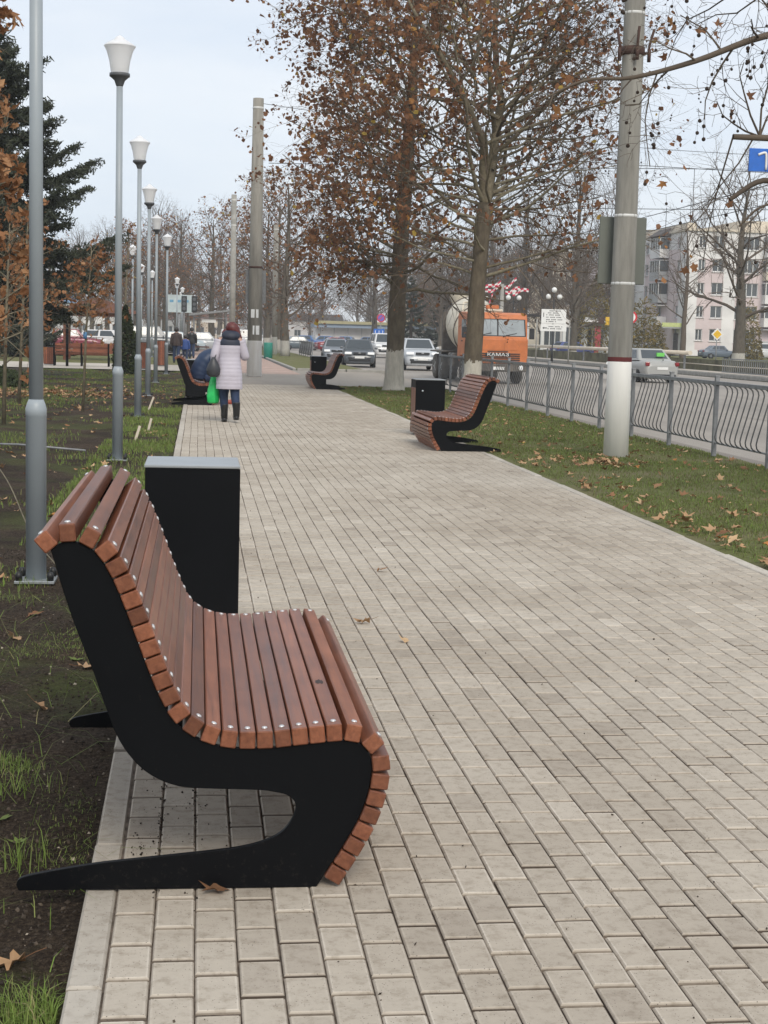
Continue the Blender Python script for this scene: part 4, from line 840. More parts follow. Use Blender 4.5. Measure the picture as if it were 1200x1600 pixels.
# ---------------------------------------------------------------- vehicles
def paint(name, col, rough=.28, metal=.0): return pm(name, col, rough, metal, .04, 2, spec=.6)
def wheel(parent, x, y, r, w, tyre='tyre', spokes=6):
    s = 1 if x > 0 else -1
    t = MB().lathe([(r*.62,-w/2),(r*.93,-w/2),(r,-w*.36),(r,w*.36),(r*.93,w/2),(r*.62,w/2)], 20, (x, y, r), axis='x').build('tyre', tyre, parent)
    mb = MB().lathe([(r*.62,0),(r*.60,s*w*.30),(r*.16,s*w*.34),(.01,s*w*.36)], 20, (x+s*w*.16, y, r), axis='x')
    for k in range(spokes):
        a = k*2*math.pi/spokes; mb.box((x+s*w*.47, y+math.cos(a)*r*.36, r+math.sin(a)*r*.36), (.02, r*.48, r*.13), rx=a)
    mb.build('rim', 'rim', t)
def car(name, label, loc, rz, col, cat='car', L=4.3, Wd=1.72, H=1.5, kind='sedan', glow=False, detail=True, wr=.30):
    """front faces local -Y; origin on the ground under the middle"""
    t = thing(name, label, cat, loc, rz, 'vehicles on and beside the road'); P = paint('paint_'+label[:18].replace(' ', '_'), col)
    w2 = Wd/2; hood = {'sedan': .60, 'suv': .64, 'hatch': .61, 'van': .60}[kind]*H; belt = {'sedan': .635, 'suv': .66, 'hatch': .645, 'van': .60}[kind]*H
    trunk = {'sedan': .665, 'suv': .68, 'hatch': .66, 'van': .62}[kind]*H
    yb = {'sedan': (.30, .40, .70, .83), 'suv': (.29, .42, .87, .985), 'hatch': (.28, .40, .84, .975), 'van': (.22, .33, .965, .995)}[kind]   # cowl, roof front, roof rear, rear window foot
    st = [(0, .36*H, .72), (.02, .45*H, .86), (.06, hood*.90, .945), (.14, hood*.965, .985), (yb[0], belt, 1.0), (.5, belt*1.01, 1.0), (yb[3]-.01, trunk, .985), (.93, trunk*.985, .965), (.98, trunk*.93, .92), (1.0, trunk*.72, .82)]
    zb = .17*H/1.5 + (.05 if kind == 'suv' else 0); rings = []
    for f, zt, wf in st:
        y = -L/2 + f*L; a = w2*wf; z0 = zb + (.10 if f in (0, 1.0) else 0)
        prof = [(0, zt+.015), (a*.55, zt+.008), (a*.86, zt-.03), (a*.965, zt-.11), (a, zt-.26 if zt > .7 else zt-.12), (a*.985, (zt+z0)/2-.06), (a*.95, z0+.07), (a*.80, z0)]
        full = prof + [(-x, z) for x, z in prof[::-1][:-1]]
        rings.append([(x, y, z) for x, z in full])
    MB().loft(rings).build('body', P, t)
    # glasshouse
    zt = H; yv = [-L/2+f*L for f in yb]; wb, wt = w2*.93, w2*.70
    g = MB(); ys0 = (yv[0], yv[3]); ys1 = (yv[1], yv[2])
    lo = [(-wb, ys0[0], belt-.03), (wb, ys0[0], belt-.03), (wb, ys0[1], trunk-.03), (-wb, ys0[1], trunk-.03)]
    hi = [(-wt, ys1[0], zt-.03), (wt, ys1[0], zt-.03), (wt, ys1[1], zt-.03), (-wt, ys1[1], zt-.03)]
    g.add(lo+hi, [(0,1,5,4),(1,2,6,5),(2,3,7,6),(3,0,4,7),(4,5,6,7)]); g.build('cabin', P, t, bevel=.07, seg=3)
    lo, hi = np.array(lo), np.array(hi)
    def pane(nm, a, b, c, d, u0, u1, v0, v1, off):
        q = [a*(1-u)*(1-v)+b*u*(1-v)+c*u*v+d*(1-u)*v for u, v in ((u0,v0),(u1,v0),(u1,v1),(u0,v1))]
        nrm = unit(np.cross(q[1]-q[0], q[3]-q[0])); q2 = [x+nrm*off for x in q]; q = [x-nrm*.03 for x in q]
        mb = MB(); mb.add(q+q2, [(4,5,6,7),(0,1,5,4),(1,2,6,5),(2,3,7,6),(3,0,4,7)]); mb.build(nm, 'glass', t)
    pane('windshield', lo[0], lo[1], hi[1], hi[0], .07, .93, .12, .90, .006)
    pane('rear_window', lo[2], lo[3], hi[3], hi[2], .09, .91, .16, .88, .006)
    for (a, b, c, d) in ((lo[1], lo[2], hi[2], hi[1]), (lo[3], lo[0], hi[0], hi[3])):
        for (u0, u1) in ((.10, .47), (.52, .88)): pane('side_window', a, b, c, d, u0, u1, .18, .88, .006)
    # front
    yf = -L/2
    for s in (-1, 1):
        MB().box((s*w2*.70, yf+.05, hood*.83), (w2*.42, .13, .13), rz=s*.28).build('headlight', 'headlamp', t, bevel=.03, seg=2)
        MB().box((s*w2*.60, yf+.0, .33*H), (.22, .06, .09)).build('fog_lamp', 'plastic', t, bevel=.02)
        MB().box((s*w2*.82, L/2-.06, trunk*.82), (w2*.22, .14, .17), rz=s*-.25).build('taillight', 'taillamp', t, bevel=.03, seg=2)
        MB().box((s*(w2+.07), yv[0]+.22, belt+.06), (.17, .10, .11)).build('mirror', P, t, bevel=.03, seg=2)
        for f in (.46, .66): MB().box((s*(w2-.005), -L/2+f*L, belt-.13), (.03, .16, .03)).build('door_handle', P, t, bevel=.008)
    MB().box((0, yf+.045, hood*.82), (w2*.78, .08, .12)).build('grille', 'plastic', t, bevel=.02)
    MB().box((0, yf+.005, hood*.84), (.13, .03, .06)).build('emblem', 'chrome', t, bevel=.01)
    MB().box((0, yf+.0, .27*H), (w2*1.35, .10, .14)).build('air_intake', 'plastic', t, bevel=.02)
    MB().box((0, yf-.03, .355*H), (.52, .03, .115)).build('number_plate', 'white', t, bevel=.004)
    MB().box((0, L/2+.005, .42*H), (.52, .03, .115)).build('number_plate', 'white', t, bevel=.004)
    MB().box((0, L/2-.03, .22*H), (w2*1.5, .12, .10)).build('rear_bumper', 'plastic', t, bevel=.02)
    for y in (-L/2+.19*L, L/2-.21*L):
        for s in (-1, 1):
            MB().lathe([(wr*1.22,0),(wr*1.22,s*.012)], 20, (s*(w2*.955), y, wr*1.04), axis='x').build('wheel_arch', 'plastic', t); wheel(t, s*(w2-.075), y, wr, .20)
    return t
ZR = -.258
lg = car('hatchback_car', 'dark grey saloon with lit headlights driving toward the camera', (8.75, 84.5, ZR), R(-4), (.075,.085,.095), L=4.25, Wd=1.74, H=1.53)
sv = car('sport_utility_car', 'silver sport utility car behind the straight plane trunk', (11.35, 80, ZR), 0, (.42,.44,.46), L=4.47, Wd=1.84, H=1.66, kind='suv', wr=.35)
ss = car('saloon_car', 'silver saloon seen from behind right of the white-based pole', (19.65, 67.0, ZR), R(180+9), (.34,.34,.325), L=4.25, Wd=1.70, H=1.5)
MB().box((-.25, 1.32, 1.22), (.35, .12, .16)).build('parcel', pm('green_parcel', (.15,.55,.10), .6), ss)
MB().box((0, 2.13, 1.0), (.05,.02,.05)).build('emblem', 'plastic', ss)
car('saloon_car', 'grey saloon half hidden behind the dark oncoming saloon', (8.6, 97, ZR), R(-3), (.22,.24,.27), L=4.2, Wd=1.7, H=1.48)
car('saloon_car', 'white saloon seen from behind left of the straight plane trunk', (17.0, 128, ZR), R(184), (.62,.62,.60), L=4.3, Wd=1.72, H=1.5)
car('hatchback_car', 'dark hatchback beside the straight plane trunk', (14.7, 108, ZR), R(183), (.05,.055,.06), L=4.0, Wd=1.7, H=1.5, kind='hatch')
car('saloon_car', 'dark red saloon crossing beyond the far fence', (14.2, 158, ZR), R(100), (.23,.035,.045), L=4.5, Wd=1.75, H=1.46)
car('saloon_car', 'dark grey saloon crossing behind the red one', (10.6, 163, ZR), R(96), (.10,.13,.15), L=4.5, Wd=1.75, H=1.46)
car('van', 'white minibus behind the silver sport utility car', (14.6, 122, ZR), 0, (.62,.62,.62), 'van', L=5.0, Wd=1.9, H=1.95, kind='van')
for k, (x, y, rz, c, kd, lb) in enumerate([(63.2,168,92,(.62,.63,.63),'van','white van parked beside the pink apartment block'),(57.4,166,95,(.12,.15,.19),'sedan','blue-grey saloon parked left of the white van'),(50.0,166,92,(.02,.022,.026),'sedan','black saloon parked before the pink apartment block'),
     (44.5,160,93,(.60,.60,.60),'sedan','white saloon parked behind the silver one'),(36.6,149,110,(.06,.08,.24),'hatch','blue car parked behind the beige pipe'),(66.5,160,95,(.64,.64,.63),'hatch','white car cut by the right edge of the photo')]):
    car('van' if kd == 'van' else 'parked_car', lb, (x, y, -.1), R(rz), c, 'van' if kd == 'van' else 'car', L=4.3, H=1.85 if kd == 'van' else 1.47, kind=kd)
for k, (x, y, c, lb) in enumerate([(12.6,178,(.05,.12,.30),'blue parked car in the distant market row, first'),(15.2,182,(.08,.16,.34),'blue parked car in the distant market row, second'),(18.0,186,(.10,.18,.36),'blue parked car in the distant market row, third'),(21.2,190,(.12,.2,.38),'blue parked car in the distant market row, fourth'),(24.4,194,(.5,.5,.5),'pale parked car at the end of the market row')]):
    car('parked_car', lb, (x, y, -.2), R(70), c, L=4.4, H=1.5, kind='sedan')
for k, (x, y, rz, c, kd, lb) in enumerate([(-11.9,103,90,(.17,.18,.20),'sedan','grey car on the side street at the left edge'),(-8.3,104,90,(.20,.03,.05),'sedan','dark red car behind the park bench'),(-6.0,106,84,(.62,.62,.62),'hatch','white car behind the park bench'),(-3.3,104,92,(.16,.17,.18),'van','grey van between the far lamp posts'),(.4,118,90,(.42,.45,.47),'sedan','silver car behind the bus shelter'),(-1.6,113,90,(.40,.47,.50),'hatch','pale blue car behind the walking couple'),(4.2,150,90,(.6,.6,.6),'van','white van behind the green bin')]):
    car('parked_car', lb, (x, y, -.06), R(rz), c, 'van' if kd == 'van' else 'car', L=4.3, H=1.8 if kd == 'van' else 1.47, kind=kd)
# --- orange cement mixer truck (front faces -Y)
tr = thing('mixer_truck', 'orange cement mixer truck with cream drum behind the forked plane tree', 'truck', (11.45, 58.5, ZR), R(2.5), 'vehicles on and beside the road')
M['orange'] = pm('orange_truck_paint', (.50,.155,.05), .42, var=.16, vs=3); M['cream'] = pm('cream_drum_paint', (.58,.53,.43), .5, var=.14, vs=1.5); M['frame'] = pm('dusty_truck_frame', (.13,.115,.10), .85, var=.25)
W2 = 1.18
prof = [(0,.78),(-.02,1.72),(.10,1.80),(.20,2.50),(.30,2.66),(.55,2.74),(1.70,2.76),(1.90,2.70),(1.95,2.5),(1.95,.95),(1.6,.80),(1.4,1.05),(.75,1.05),(.55,.78)]
cabm = MB(); n = len(prof)
v = [(-W2, y, z) for y, z in prof] + [(W2, y, z) for y, z in prof]
cabm.add(v, [tuple(range(n))[::-1], tuple(range(n, 2*n))] + [(i, (i+1) % n, (i+1) % n+n, i+n) for i in range(n)])
cab = cabm.build('cab', 'orange', tr, bevel=.035, seg=2)
def slab(nm, mat, q, off=.012, par=None, th=.03):
    q = [np.array(x, float) for x in q]; nr = unit(np.cross(q[1]-q[0], q[3]-q[0])); mb = MB(); mb.add([x-nr*th for x in q]+[x+nr*off for x in q], [(4,5,6,7),(0,1,5,4),(1,2,6,5),(2,3,7,6),(3,0,4,7)]); return mb.build(nm, mat, par or tr)
def wsh(x, f, o=0): return (x, .10+.10*f, 1.80+.70*f)
M['screen'] = pm('pale_windscreen_glass', (.30,.33,.34), .08, var=.25, vs=1.5, spec=.8)
for s0, s1 in ((-1.07,-.03),(.03,1.07)): slab('windshield', 'screen', [wsh(s0,.08), wsh(s1,.08), wsh(s1*.97,.94), wsh(s0*.97,.94)], .012, cab)
slab('windshield_seal', 'plastic', [wsh(-1.12,.03), wsh(1.12,.03), wsh(1.09,.98), wsh(-1.09,.98)], .006, cab)
for a, l in ((-.75,.5),(.2,.55)): MB().tube([(a,.07,1.80),(a+l*.2,.075,1.86),(a+l,.10,1.95)], .012, 5).build('wiper', 'plastic', cab)
slab('front_panel', 'orange', [(-1.0,-.012,1.30),(1.0,-.012,1.30),(1.0,-.018,1.68),(-1.0,-.018,1.68)], .014, cab)
for k, z in enumerate((.92, 1.0, 1.08, 1.16)): MB().box((0, -.012, z), (1.75, .05, .035)).build('grille_slot', 'plastic', cab)
MB().box((0, -.02, 1.245), (.8, .05, .03)).build('grille_slot', 'plastic', cab)
MB().box((0, -.03, 1.12), (.98, .05, .135)).build('name_plate', 'plastic', cab, bevel=.01)
lm = text_mesh('КАМАЗ', .17, .006); lm.materials.append(M['white']); o = put('lettering', lm, cab, (0, -.06, 1.12)); o.rotation_euler = (R(90), 0, 0); o.scale = (1.45, 1, 1)
MB().box((0, .05, .62), (2.46, .28, .30)).build('bumper', 'frame', tr, bevel=.03)
for s in (-1, 1):
    MB().lathe([(.10,0),(.09,-.03),(.02,-.045)], 14, (s*.92, -.09, .63), axis='y').build('headlight', 'headlamp', tr)
    MB().box((s*1.33, .02, 1.95), (.20, .06, .42)).build('mirror', 'plastic', tr, bevel=.02); MB().tube([(s*1.15,.12,2.25),(s*1.33,.02,2.2),(s*1.33,.02,1.9)], .014, 5).build('mirror_arm', 'plastic', tr)
    slab('side_window', 'screen', [(s*1.185,.35,1.82),(s*1.185,1.2,1.82),(s*1.185,1.2,2.45),(s*1.185,.42,2.45)][::s], .01, cab)
    MB().box((s*1.185, 1.1, 1.62), (.03,.14,.05)).build('door_handle', 'plastic', cab)
MB().box((0, -.12, .60), (.54, .02, .12)).build('number_plate', 'white', tr)
MB().box((0, .9, 2.82), (.62, .5, .12)).build('roof_hatch', 'cream', tr, bevel=.03); MB().box((-.1, .75, 2.95), (.5, .2, .16)).build('beacon', 'orange', tr, bevel=.03)
for s in (-1, 1):
    for y in (1.08, 5.2, 6.55): wheel(tr, s*1.02, y, .52, .30, 'dustyre', 5)
    for y in (5.2, 6.55): MB().lathe([(.30,-.13),(.5,-.13),(.52,-.09),(.52,.09),(.5,.13),(.3,.13)], 18, (s*.68, y, .52), axis='x').build('inner_tyre', 'dustyre', tr)
    MB().box((s*.42, 4.2, .95), (.12, 6.6, .26)).build('chassis_rail', 'frame', tr)
    MB().box((s*.95, 5.9, 1.16), (.55, 2.8, .07)).build('mudguard', 'frame', tr, bevel=.02)
    MB().box((s*.95, 3.1, .85), (.5, 1.1, .55)).build('fuel_tank', 'frame', tr, bevel=.05)
MB().box((0, 2.35, 1.55), (2.1, .35, 1.0)).build('engine_housing', 'frame', tr, bevel=.03)
dr = MB(); ax = unit(np.array([0, 1, .22])); prof_d = [(.25,0),(.80,.15),(1.06,.8),(1.12,1.8),(1.06,2.5),(.80,3.4),(.48,4.1),(.44,4.25)]
rings = []; e1 = np.array([1.,0,0]); e2 = np.cross(ax, e1)
for rr, s in prof_d:
    th = np.arange(28)*2*math.pi/28; rings.append(np.array([np.array([0, 2.55, 1.85]) + ax*s + rr*(math.cos(a)*e1+math.sin(a)*e2) for a in th]))
drum = dr.loft(rings).build('drum', 'cream', tr)
for s in (.8, 2.5): 
    th = np.arange(29)*2*math.pi/28; MB().tube([np.array([0, 2.55, 1.85]) + ax*s + 1.065*(math.cos(a)*e1+math.sin(a)*e2) for a in th], .035, 5).build('drum_band', 'frame', drum)
MB().loft([[(math.cos(a)*.35, 6.55+math.sin(a)*.3, 2.9) for a in np.arange(12)*.5236], [(math.cos(a)*.62, 6.65+math.sin(a)*.55, 3.55) for a in np.arange(12)*.5236]], cap=False).build('hopper', 'cream', tr)
MB().box((0, 6.9, 1.9), (1.6, .2, 1.8)).build('rear_support', 'frame', tr)
for x, z in ((-.8,3.15),(-.45,3.3),(-.1,3.35)): MB().tube([(x,3.0,2.6),(x+.1,3.3,z),(x+.5,3.8,z+.05)], .05, 6).build('water_pipe', 'cream', tr)
# ---------------------------------------------------------------- people
M['skin'] = pm('skin', (.46,.28,.21), .55); M['hair_red'] = pm('dark_red_hair', (.10,.018,.016), .5, var=.4, vs=30); M['hair_dark'] = pm('dark_hair', (.02,.015,.012), .5)
M['coat'] = pm('pale_lilac_quilted_coat', (.47,.44,.50), .5, var=.06, vs=8); M['navy'] = pm('navy_yoke', (.016,.022,.042), .6); M['jeans'] = pm('dark_blue_jeans', (.014,.028,.070), .8, var=.2, vs=20)
M['boot'] = pm('black_boot_leather', (.010,.010,.010), .4); M['bluejacket'] = pm('dark_blue_puffer', (.012,.030,.075), .5); M['bag'] = pm('grey_leather_bag', (.035,.037,.043), .45)
M['greenbag'] = pm('bright_green_plastic', (.02,.52,.12), .35, var=.15, vs=12); M['redshoe'] = pm('red_shoe', (.32,.06,.035), .5); M['brownjacket'] = pm('dark_brown_jacket', (.035,.022,.020), .7); M['bluekid'] = pm('royal_blue_jacket', (.02,.06,.22), .6)
def body_figure(parent, J, mat='skin', fingers=True):
    """one continuous skinned body from named joints"""
    names = list(J); idx = {n: i for i, n in enumerate(names)}; E = []; Rd = []
    rad = dict(pelvis=.135, belly=.12, chest=.135, neck=.055, head0=.075, head=.095, crown=.06, sh=.06, el=.042, wr=.030, pa=.036, hip=.085, kn=.058, an=.042, to=.036)
    V = [np.array(J[n], float) for n in names]; Rd = [rad[n.rstrip('LR')] if n.rstrip('LR') in rad else .05 for n in names]
    def e(a, b): E.append((idx[a], idx[b]))
    for a, b in (('pelvis','belly'),('belly','chest'),('chest','neck'),('neck','head0'),('head0','head'),('head','crown')): e(a, b)
    for s in 'LR':
        for a, b in (('chest','sh'),('sh','el'),('el','wr'),('wr','pa')): e(a if a == 'chest' else a+s, b+s)
        for a, b in (('pelvis','hip'),('hip','kn'),('kn','an'),('an','to')): e(a if a == 'pelvis' else a+s, b+s)
        if fingers:
            w_, p_ = np.array(J['wr'+s]), np.array(J['pa'+s]); d = unit(p_-w_); sd = unit(np.cross(d, np.array([.2,1.,.1])))
            for k, (o, l) in enumerate(((-.030,.055),(-.012,.075),(.010,.080),(.030,.070),(.042,.058))):
                b0 = len(V); q = p_ + sd*o + d*(-.03 if k == 4 else .02); V.append(q); Rd.append(.010); dd = unit(d + sd*(.8 if k == 4 else 0)); V.append(q+dd*l*.55); Rd.append(.009); V.append(q+unit(dd+UP*-.25)*l); Rd.append(.007)
                E += [(idx['pa'+s], b0), (b0, b0+1), (b0+1, b0+2)]
    me = skin_mesh(V, E, Rd, 1); me.materials.append(M[mat]); return put('body', me, parent)
def ring_tube(pts, rads, n=14, quilt=0, per=.06):
    """garment tube round a bent limb, optionally quilted"""
    P = smooth(pts, 8); k = len(P); rr = np.interp(np.linspace(0, 1, k), np.linspace(0, 1, len(rads)), rads)
    s = np.concatenate([[0], np.cumsum(np.linalg.norm(np.diff(P, axis=0), axis=1))])
    if quilt: rr = rr + quilt*np.abs(np.sin(math.pi*s/per))
    mb = MB(); mb.tube(P, rr, n); return mb
def torso_loft(rows, n=20, quilt=0, per=.07, step=.012):
    """rows: (z, halfwidth, halfdepth, cy)"""
    rows = np.array(rows); zs = np.arange(rows[0, 0], rows[-1, 0]+1e-6, step); th = np.arange(n)*2*math.pi/n; rings = []
    for z in zs:
        a, b, cy = (np.interp(z, rows[:, 0], rows[:, i]) for i in (1, 2, 3)); q = 1 + quilt*abs(math.sin(math.pi*z/per))
        rings.append(np.stack([np.sign(np.cos(th))*np.abs(np.cos(th))**.85*a*q, cy + np.sin(th)*b*q, np.full(n, z)], 1))
    return MB().loft(rings)
wm = thing('person', 'person in pale quilted coat with dark red hair walking away on the path', 'person', (.51, 25.3, 0), R(0))
J = dict(pelvis=(0,0,.90), belly=(0,0,1.05), chest=(0,0,1.25), neck=(.01,.02,1.40), head0=(.02,.04,1.46), head=(.03,.06,1.53), crown=(.03,.05,1.60),
  shL=(-.17,0,1.33), elL=(-.24,-.03,1.07), wrL=(-.20,.12,.90), paL=(-.19,.18,.86), shR=(.17,0,1.33), elR=(.25,.05,1.08), wrR=(.17,.20,1.32), paR=(.13,.22,1.40),
  hipL=(-.085,0,.86), knL=(-.085,.08,.48), anL=(-.07,.10,.09), toL=(-.07,.23,.045), hipR=(.085,0,.86), knR=(.095,-.02,.48), anR=(.12,-.15,.135), toR=(.125,-.03,.06))
body_figure(wm, J)
for s, x in (('L',-1),('R',1)):
    ring_tube([np.array(J['hip'+s])+(0,0,.05), J['hip'+s], J['kn'+s], np.array(J['an'+s])+(0,0,.10)], [.10,.098,.075,.058], 12).build('trousers', 'jeans', wm)
    a = np.array(J['an'+s]); b = ring_tube([a+(0,-.012,.20), a+(0,-.008,.02), a+(0,.0,-.04)], [.062,.055,.05], 12); b.loft([[(a[0]+math.cos(q)*.047, a[1]+.055+math.sin(q)*.125, max(.004, a[2]-.085)+h) for q in np.arange(14)*.4488] for h in (0, .03, .06)]); b.build('boot', 'boot', wm)
ct = torso_loft([(.545,.215,.150,-.005),(.60,.212,.152,-.005),(.80,.205,.150,-.01),(.95,.185,.135,-.005),(1.08,.172,.122,0),(1.20,.185,.128,0),(1.26,.190,.128,0)], quilt=.022, per=.062).build('coat', 'coat', wm)
torso_loft([(1.255,.192,.130,0),(1.32,.190,.125,0),(1.37,.140,.105,.01),(1.42,.085,.085,.02),(1.44,.07,.07,.03)]).build('coat_yoke', 'navy', wm)
MB().loft([[(.015+math.cos(q)*a, -.06+math.sin(q)*b+.05*k*.2, 1.335+.032*k) for q in np.arange(16)*.3927] for k, (a, b) in enumerate(((.06,.04),(.125,.085),(.150,.10),(.150,.10),(.13,.09),(.09,.06)))]).build('hood', 'navy', wm)
for s in 'LR':
    sh, el, wr = (np.array(J[k+s]) for k in ('sh','el','wr'))
    ring_tube([sh+(0,0,.01), sh*.7+el*.3, el, el*.4+wr*.6, wr*.95+el*.05], [.078,.076,.070,.062,.054], 12, .006, .05).build('sleeve', 'coat', wm)
hr = MB(); hr.loft([[(.03+math.cos(q)*a+dx, .045+math.sin(q)*b, z) for q in np.arange(18)*.349] for z, a, b, dx in ((1.34,.045,.03,.09),(1.40,.085,.06,.075),(1.45,.105,.09,.045),(1.50,.115,.11,.02),(1.55,.112,.115,.01),(1.60,.085,.09,.005),(1.635,.035,.04,0))])
hr.tube(smooth([(.10,.02,1.50),(.14,.04,1.42),(.165,.06,1.34),(.17,.07,1.28)], 4), [.05]*3+[.045]*5+[.035]*4+[.018], 8)
hr.tube(smooth([(-.06,.03,1.50),(-.10,.02,1.44),(-.115,.02,1.40)], 4), [.04]*5+[.02]*4, 8); hr.build('hair', 'hair_red', wm)
hb = thing('shoulder_bag', 'dark grey leather bag hanging at the walking person\'s left side', 'bag', (.25, 25.19, .74))
MB().loft([[(math.cos(q)*a, math.sin(q)*b, z) for q in np.arange(16)*.3927] for z, a, b in ((0,.06,.05),(.04,.105,.075),(.12,.115,.08),(.20,.09,.07),(.27,.05,.045),(.32,.022,.02))]).build('bag_body', 'bag', hb, loc=None)
MB().tube(smooth([(.02,0,.30),(.05,.03,.42),(.07,.06,.56),(.075,.09,.62)], 4), .012, 6).build('strap', 'bag', hb)
gb = MB(); 
gb.loft([[(math.cos(q)*a+.02*math.sin(3*q+z*9), math.sin(q)*b, z) for q in np.arange(18)*.349] for z, a, b in ((.0,.06,.04),(.03,.085,.06),(.12,.09,.065),(.24,.075,.055),(.36,.05,.04),(.44,.03,.02))])
o = gb.build('plastic_bag', 'greenbag'); tag(o, 'bright green plastic bag hanging beside the walking person\'s coat', 'bag'); o.location = (.255, 25.42, .30)
# person bent forward on the far-left bench
sp = thing('person', 'person in dark blue puffer jacket bent forward on the left bench', 'person', (.12, 31.75, 0))
J = dict(pelvis=(-.05,0,.56), belly=(.0,0,.70), chest=(.14,0,.92), neck=(.27,0,1.02), head0=(.33,0,1.04), head=(.40,0,1.03), crown=(.46,0,1.0),
  shL=(.17,.17,.95), elL=(.28,.22,.70), wrL=(.42,.12,.58), paL=(.46,.09,.55), shR=(.17,-.17,.95), elR=(.28,-.22,.70), wrR=(.42,-.12,.58), paR=(.46,-.09,.55),
  hipL=(.03,.09,.53), knL=(.44,.12,.50), anL=(.42,.12,.09), toL=(.54,.13,.045), hipR=(.03,-.09,.53), knR=(.44,-.12,.50), anR=(.42,-.12,.09), toR=(.54,-.13,.045))
body_figure(sp, J, fingers=False)
j = MB(); th = np.arange(18)*.349; rings = []
path_ = smooth([(-.10,0,.50),(-.09,0,.62),(-.02,0,.78),(.09,0,.93),(.20,0,1.0),(.27,0,1.02)], 6); rw = np.interp(np.linspace(0, 1, len(path_)), [0,.2,.55,.8,1], [.21,.235,.235,.18,.09]); rd_ = np.interp(np.linspace(0, 1, len(path_)), [0,.2,.55,.8,1], [.17,.19,.19,.13,.08])
dd = np.gradient(path_, axis=0)
for i, q in enumerate(path_):
    d = unit(dd[i]); nn = np.array([d[2], 0, -d[0]]); b_ = 1 + .03*abs(math.sin(i*.9)); rings.append([q + nn*math.cos(a)*rd_[i]*b_ + np.array([0,1,0])*math.sin(a)*rw[i]*b_ for a in th])
j.loft(rings).build('jacket', 'bluejacket', sp)
for s in 'LR':
    ring_tube([J['sh'+s], J['el'+s], J['wr'+s]], [.085,.078,.055], 12, .006, .06).build('sleeve', 'bluejacket', sp)
    ring_tube([J['hip'+s], J['kn'+s], np.array(J['an'+s])+(0,0,.03)], [.10,.08,.062], 12).build('trousers', 'jeans', sp)
    a = np.array(J['an'+s]); MB().loft([[(a[0]+.06+math.cos(q)*.135, a[1]+math.sin(q)*.05, h) for q in np.arange(14)*.4488] for h in (.004, .05, .085)]).build('shoe', 'redshoe', sp)
MB().sphere((.40,0,1.05), .115, 12, 8).build('hair', 'hair_dark', sp)
o = MB().loft([[(math.cos(q)*a, math.sin(q)*a*.8, z) for q in np.arange(10)*.628] for z, a in ((0,.09),(.06,.10),(.12,.05),(.16,.015))]).build('plastic_bag', 'white'); tag(o, 'small white bag on the bench behind the seated person', 'bag'); o.location = (-.20, 31.6, .47)
def walker(label, loc, h, top, col2='jeans', bagm=None):
    t = thing('person', label, 'person', loc); t.scale = (h/1.65,)*3
    J = dict(pelvis=(0,0,.92), belly=(0,0,1.05), chest=(0,0,1.27), neck=(0,.01,1.42), head0=(0,.02,1.48), head=(0,.03,1.55), crown=(0,.02,1.61), shL=(-.17,0,1.34), elL=(-.23,-.03,1.08), wrL=(-.24,.04,.84), paL=(-.24,.06,.77), shR=(.17,0,1.34), elR=(.23,-.03,1.08), wrR=(.24,.04,.84), paR=(.24,.06,.77),
      hipL=(-.09,0,.87), knL=(-.10,.10,.48), anL=(-.10,.10,.09), toL=(-.10,.23,.05), hipR=(.09,0,.87), knR=(.09,-.02,.48), anR=(.10,-.18,.12), toR=(.10,-.07,.05))
    body_figure(t, J, fingers=False)
    torso_loft([(.80,.19,.14,0),(.95,.20,.15,0),(1.10,.185,.14,0),(1.28,.20,.14,0),(1.36,.16,.12,0),(1.42,.08,.08,0)], quilt=.03, per=.08, step=.02).build('jacket', top, t)
    for s in 'LR':
        ring_tube([J['sh'+s], J['el'+s], J['wr'+s]], [.08,.07,.055], 10).build('sleeve', top, t); ring_tube([J['hip'+s], J['kn'+s], J['an'+s]], [.105,.08,.065], 10).build('trousers', col2, t)
        a = np.array(J['an'+s]); MB().loft([[(a[0]+math.cos(q)*.05, a[1]+.05+math.sin(q)*.13, max(.004, a[2]-.085)+k) for q in np.arange(12)*.5236] for k in (0, .06, .09)]).build('shoe', 'boot', t)
    MB().sphere((0, .0, 1.56), .118, 12, 8, sc=(.95,1,1.05)).build('hair', 'hair_dark', t)
    return t
wk = walker('person in dark brown jacket walking toward the bus shelter', (-1.0, 72, -.02), 1.62, 'brownjacket')
o = MB().loft([[(math.cos(q)*a, math.sin(q)*.06, z) for q in np.arange(12)*.5236] for z, a in ((0,.12),(.18,.15),(.26,.10),(.34,.03))]).build('carried_bag', 'boot'); tag(o, 'black bag carried by the person in dark brown', 'bag'); o.location = (-1.27, 72.05, .52)
walker('child in royal blue jacket walking beside the person in brown', (-.60, 72.6, -.02), 1.28, 'bluekid')
walker('person in black walking just left of the bus shelter post', (-.35, 84, -.02), 1.65, 'boot')
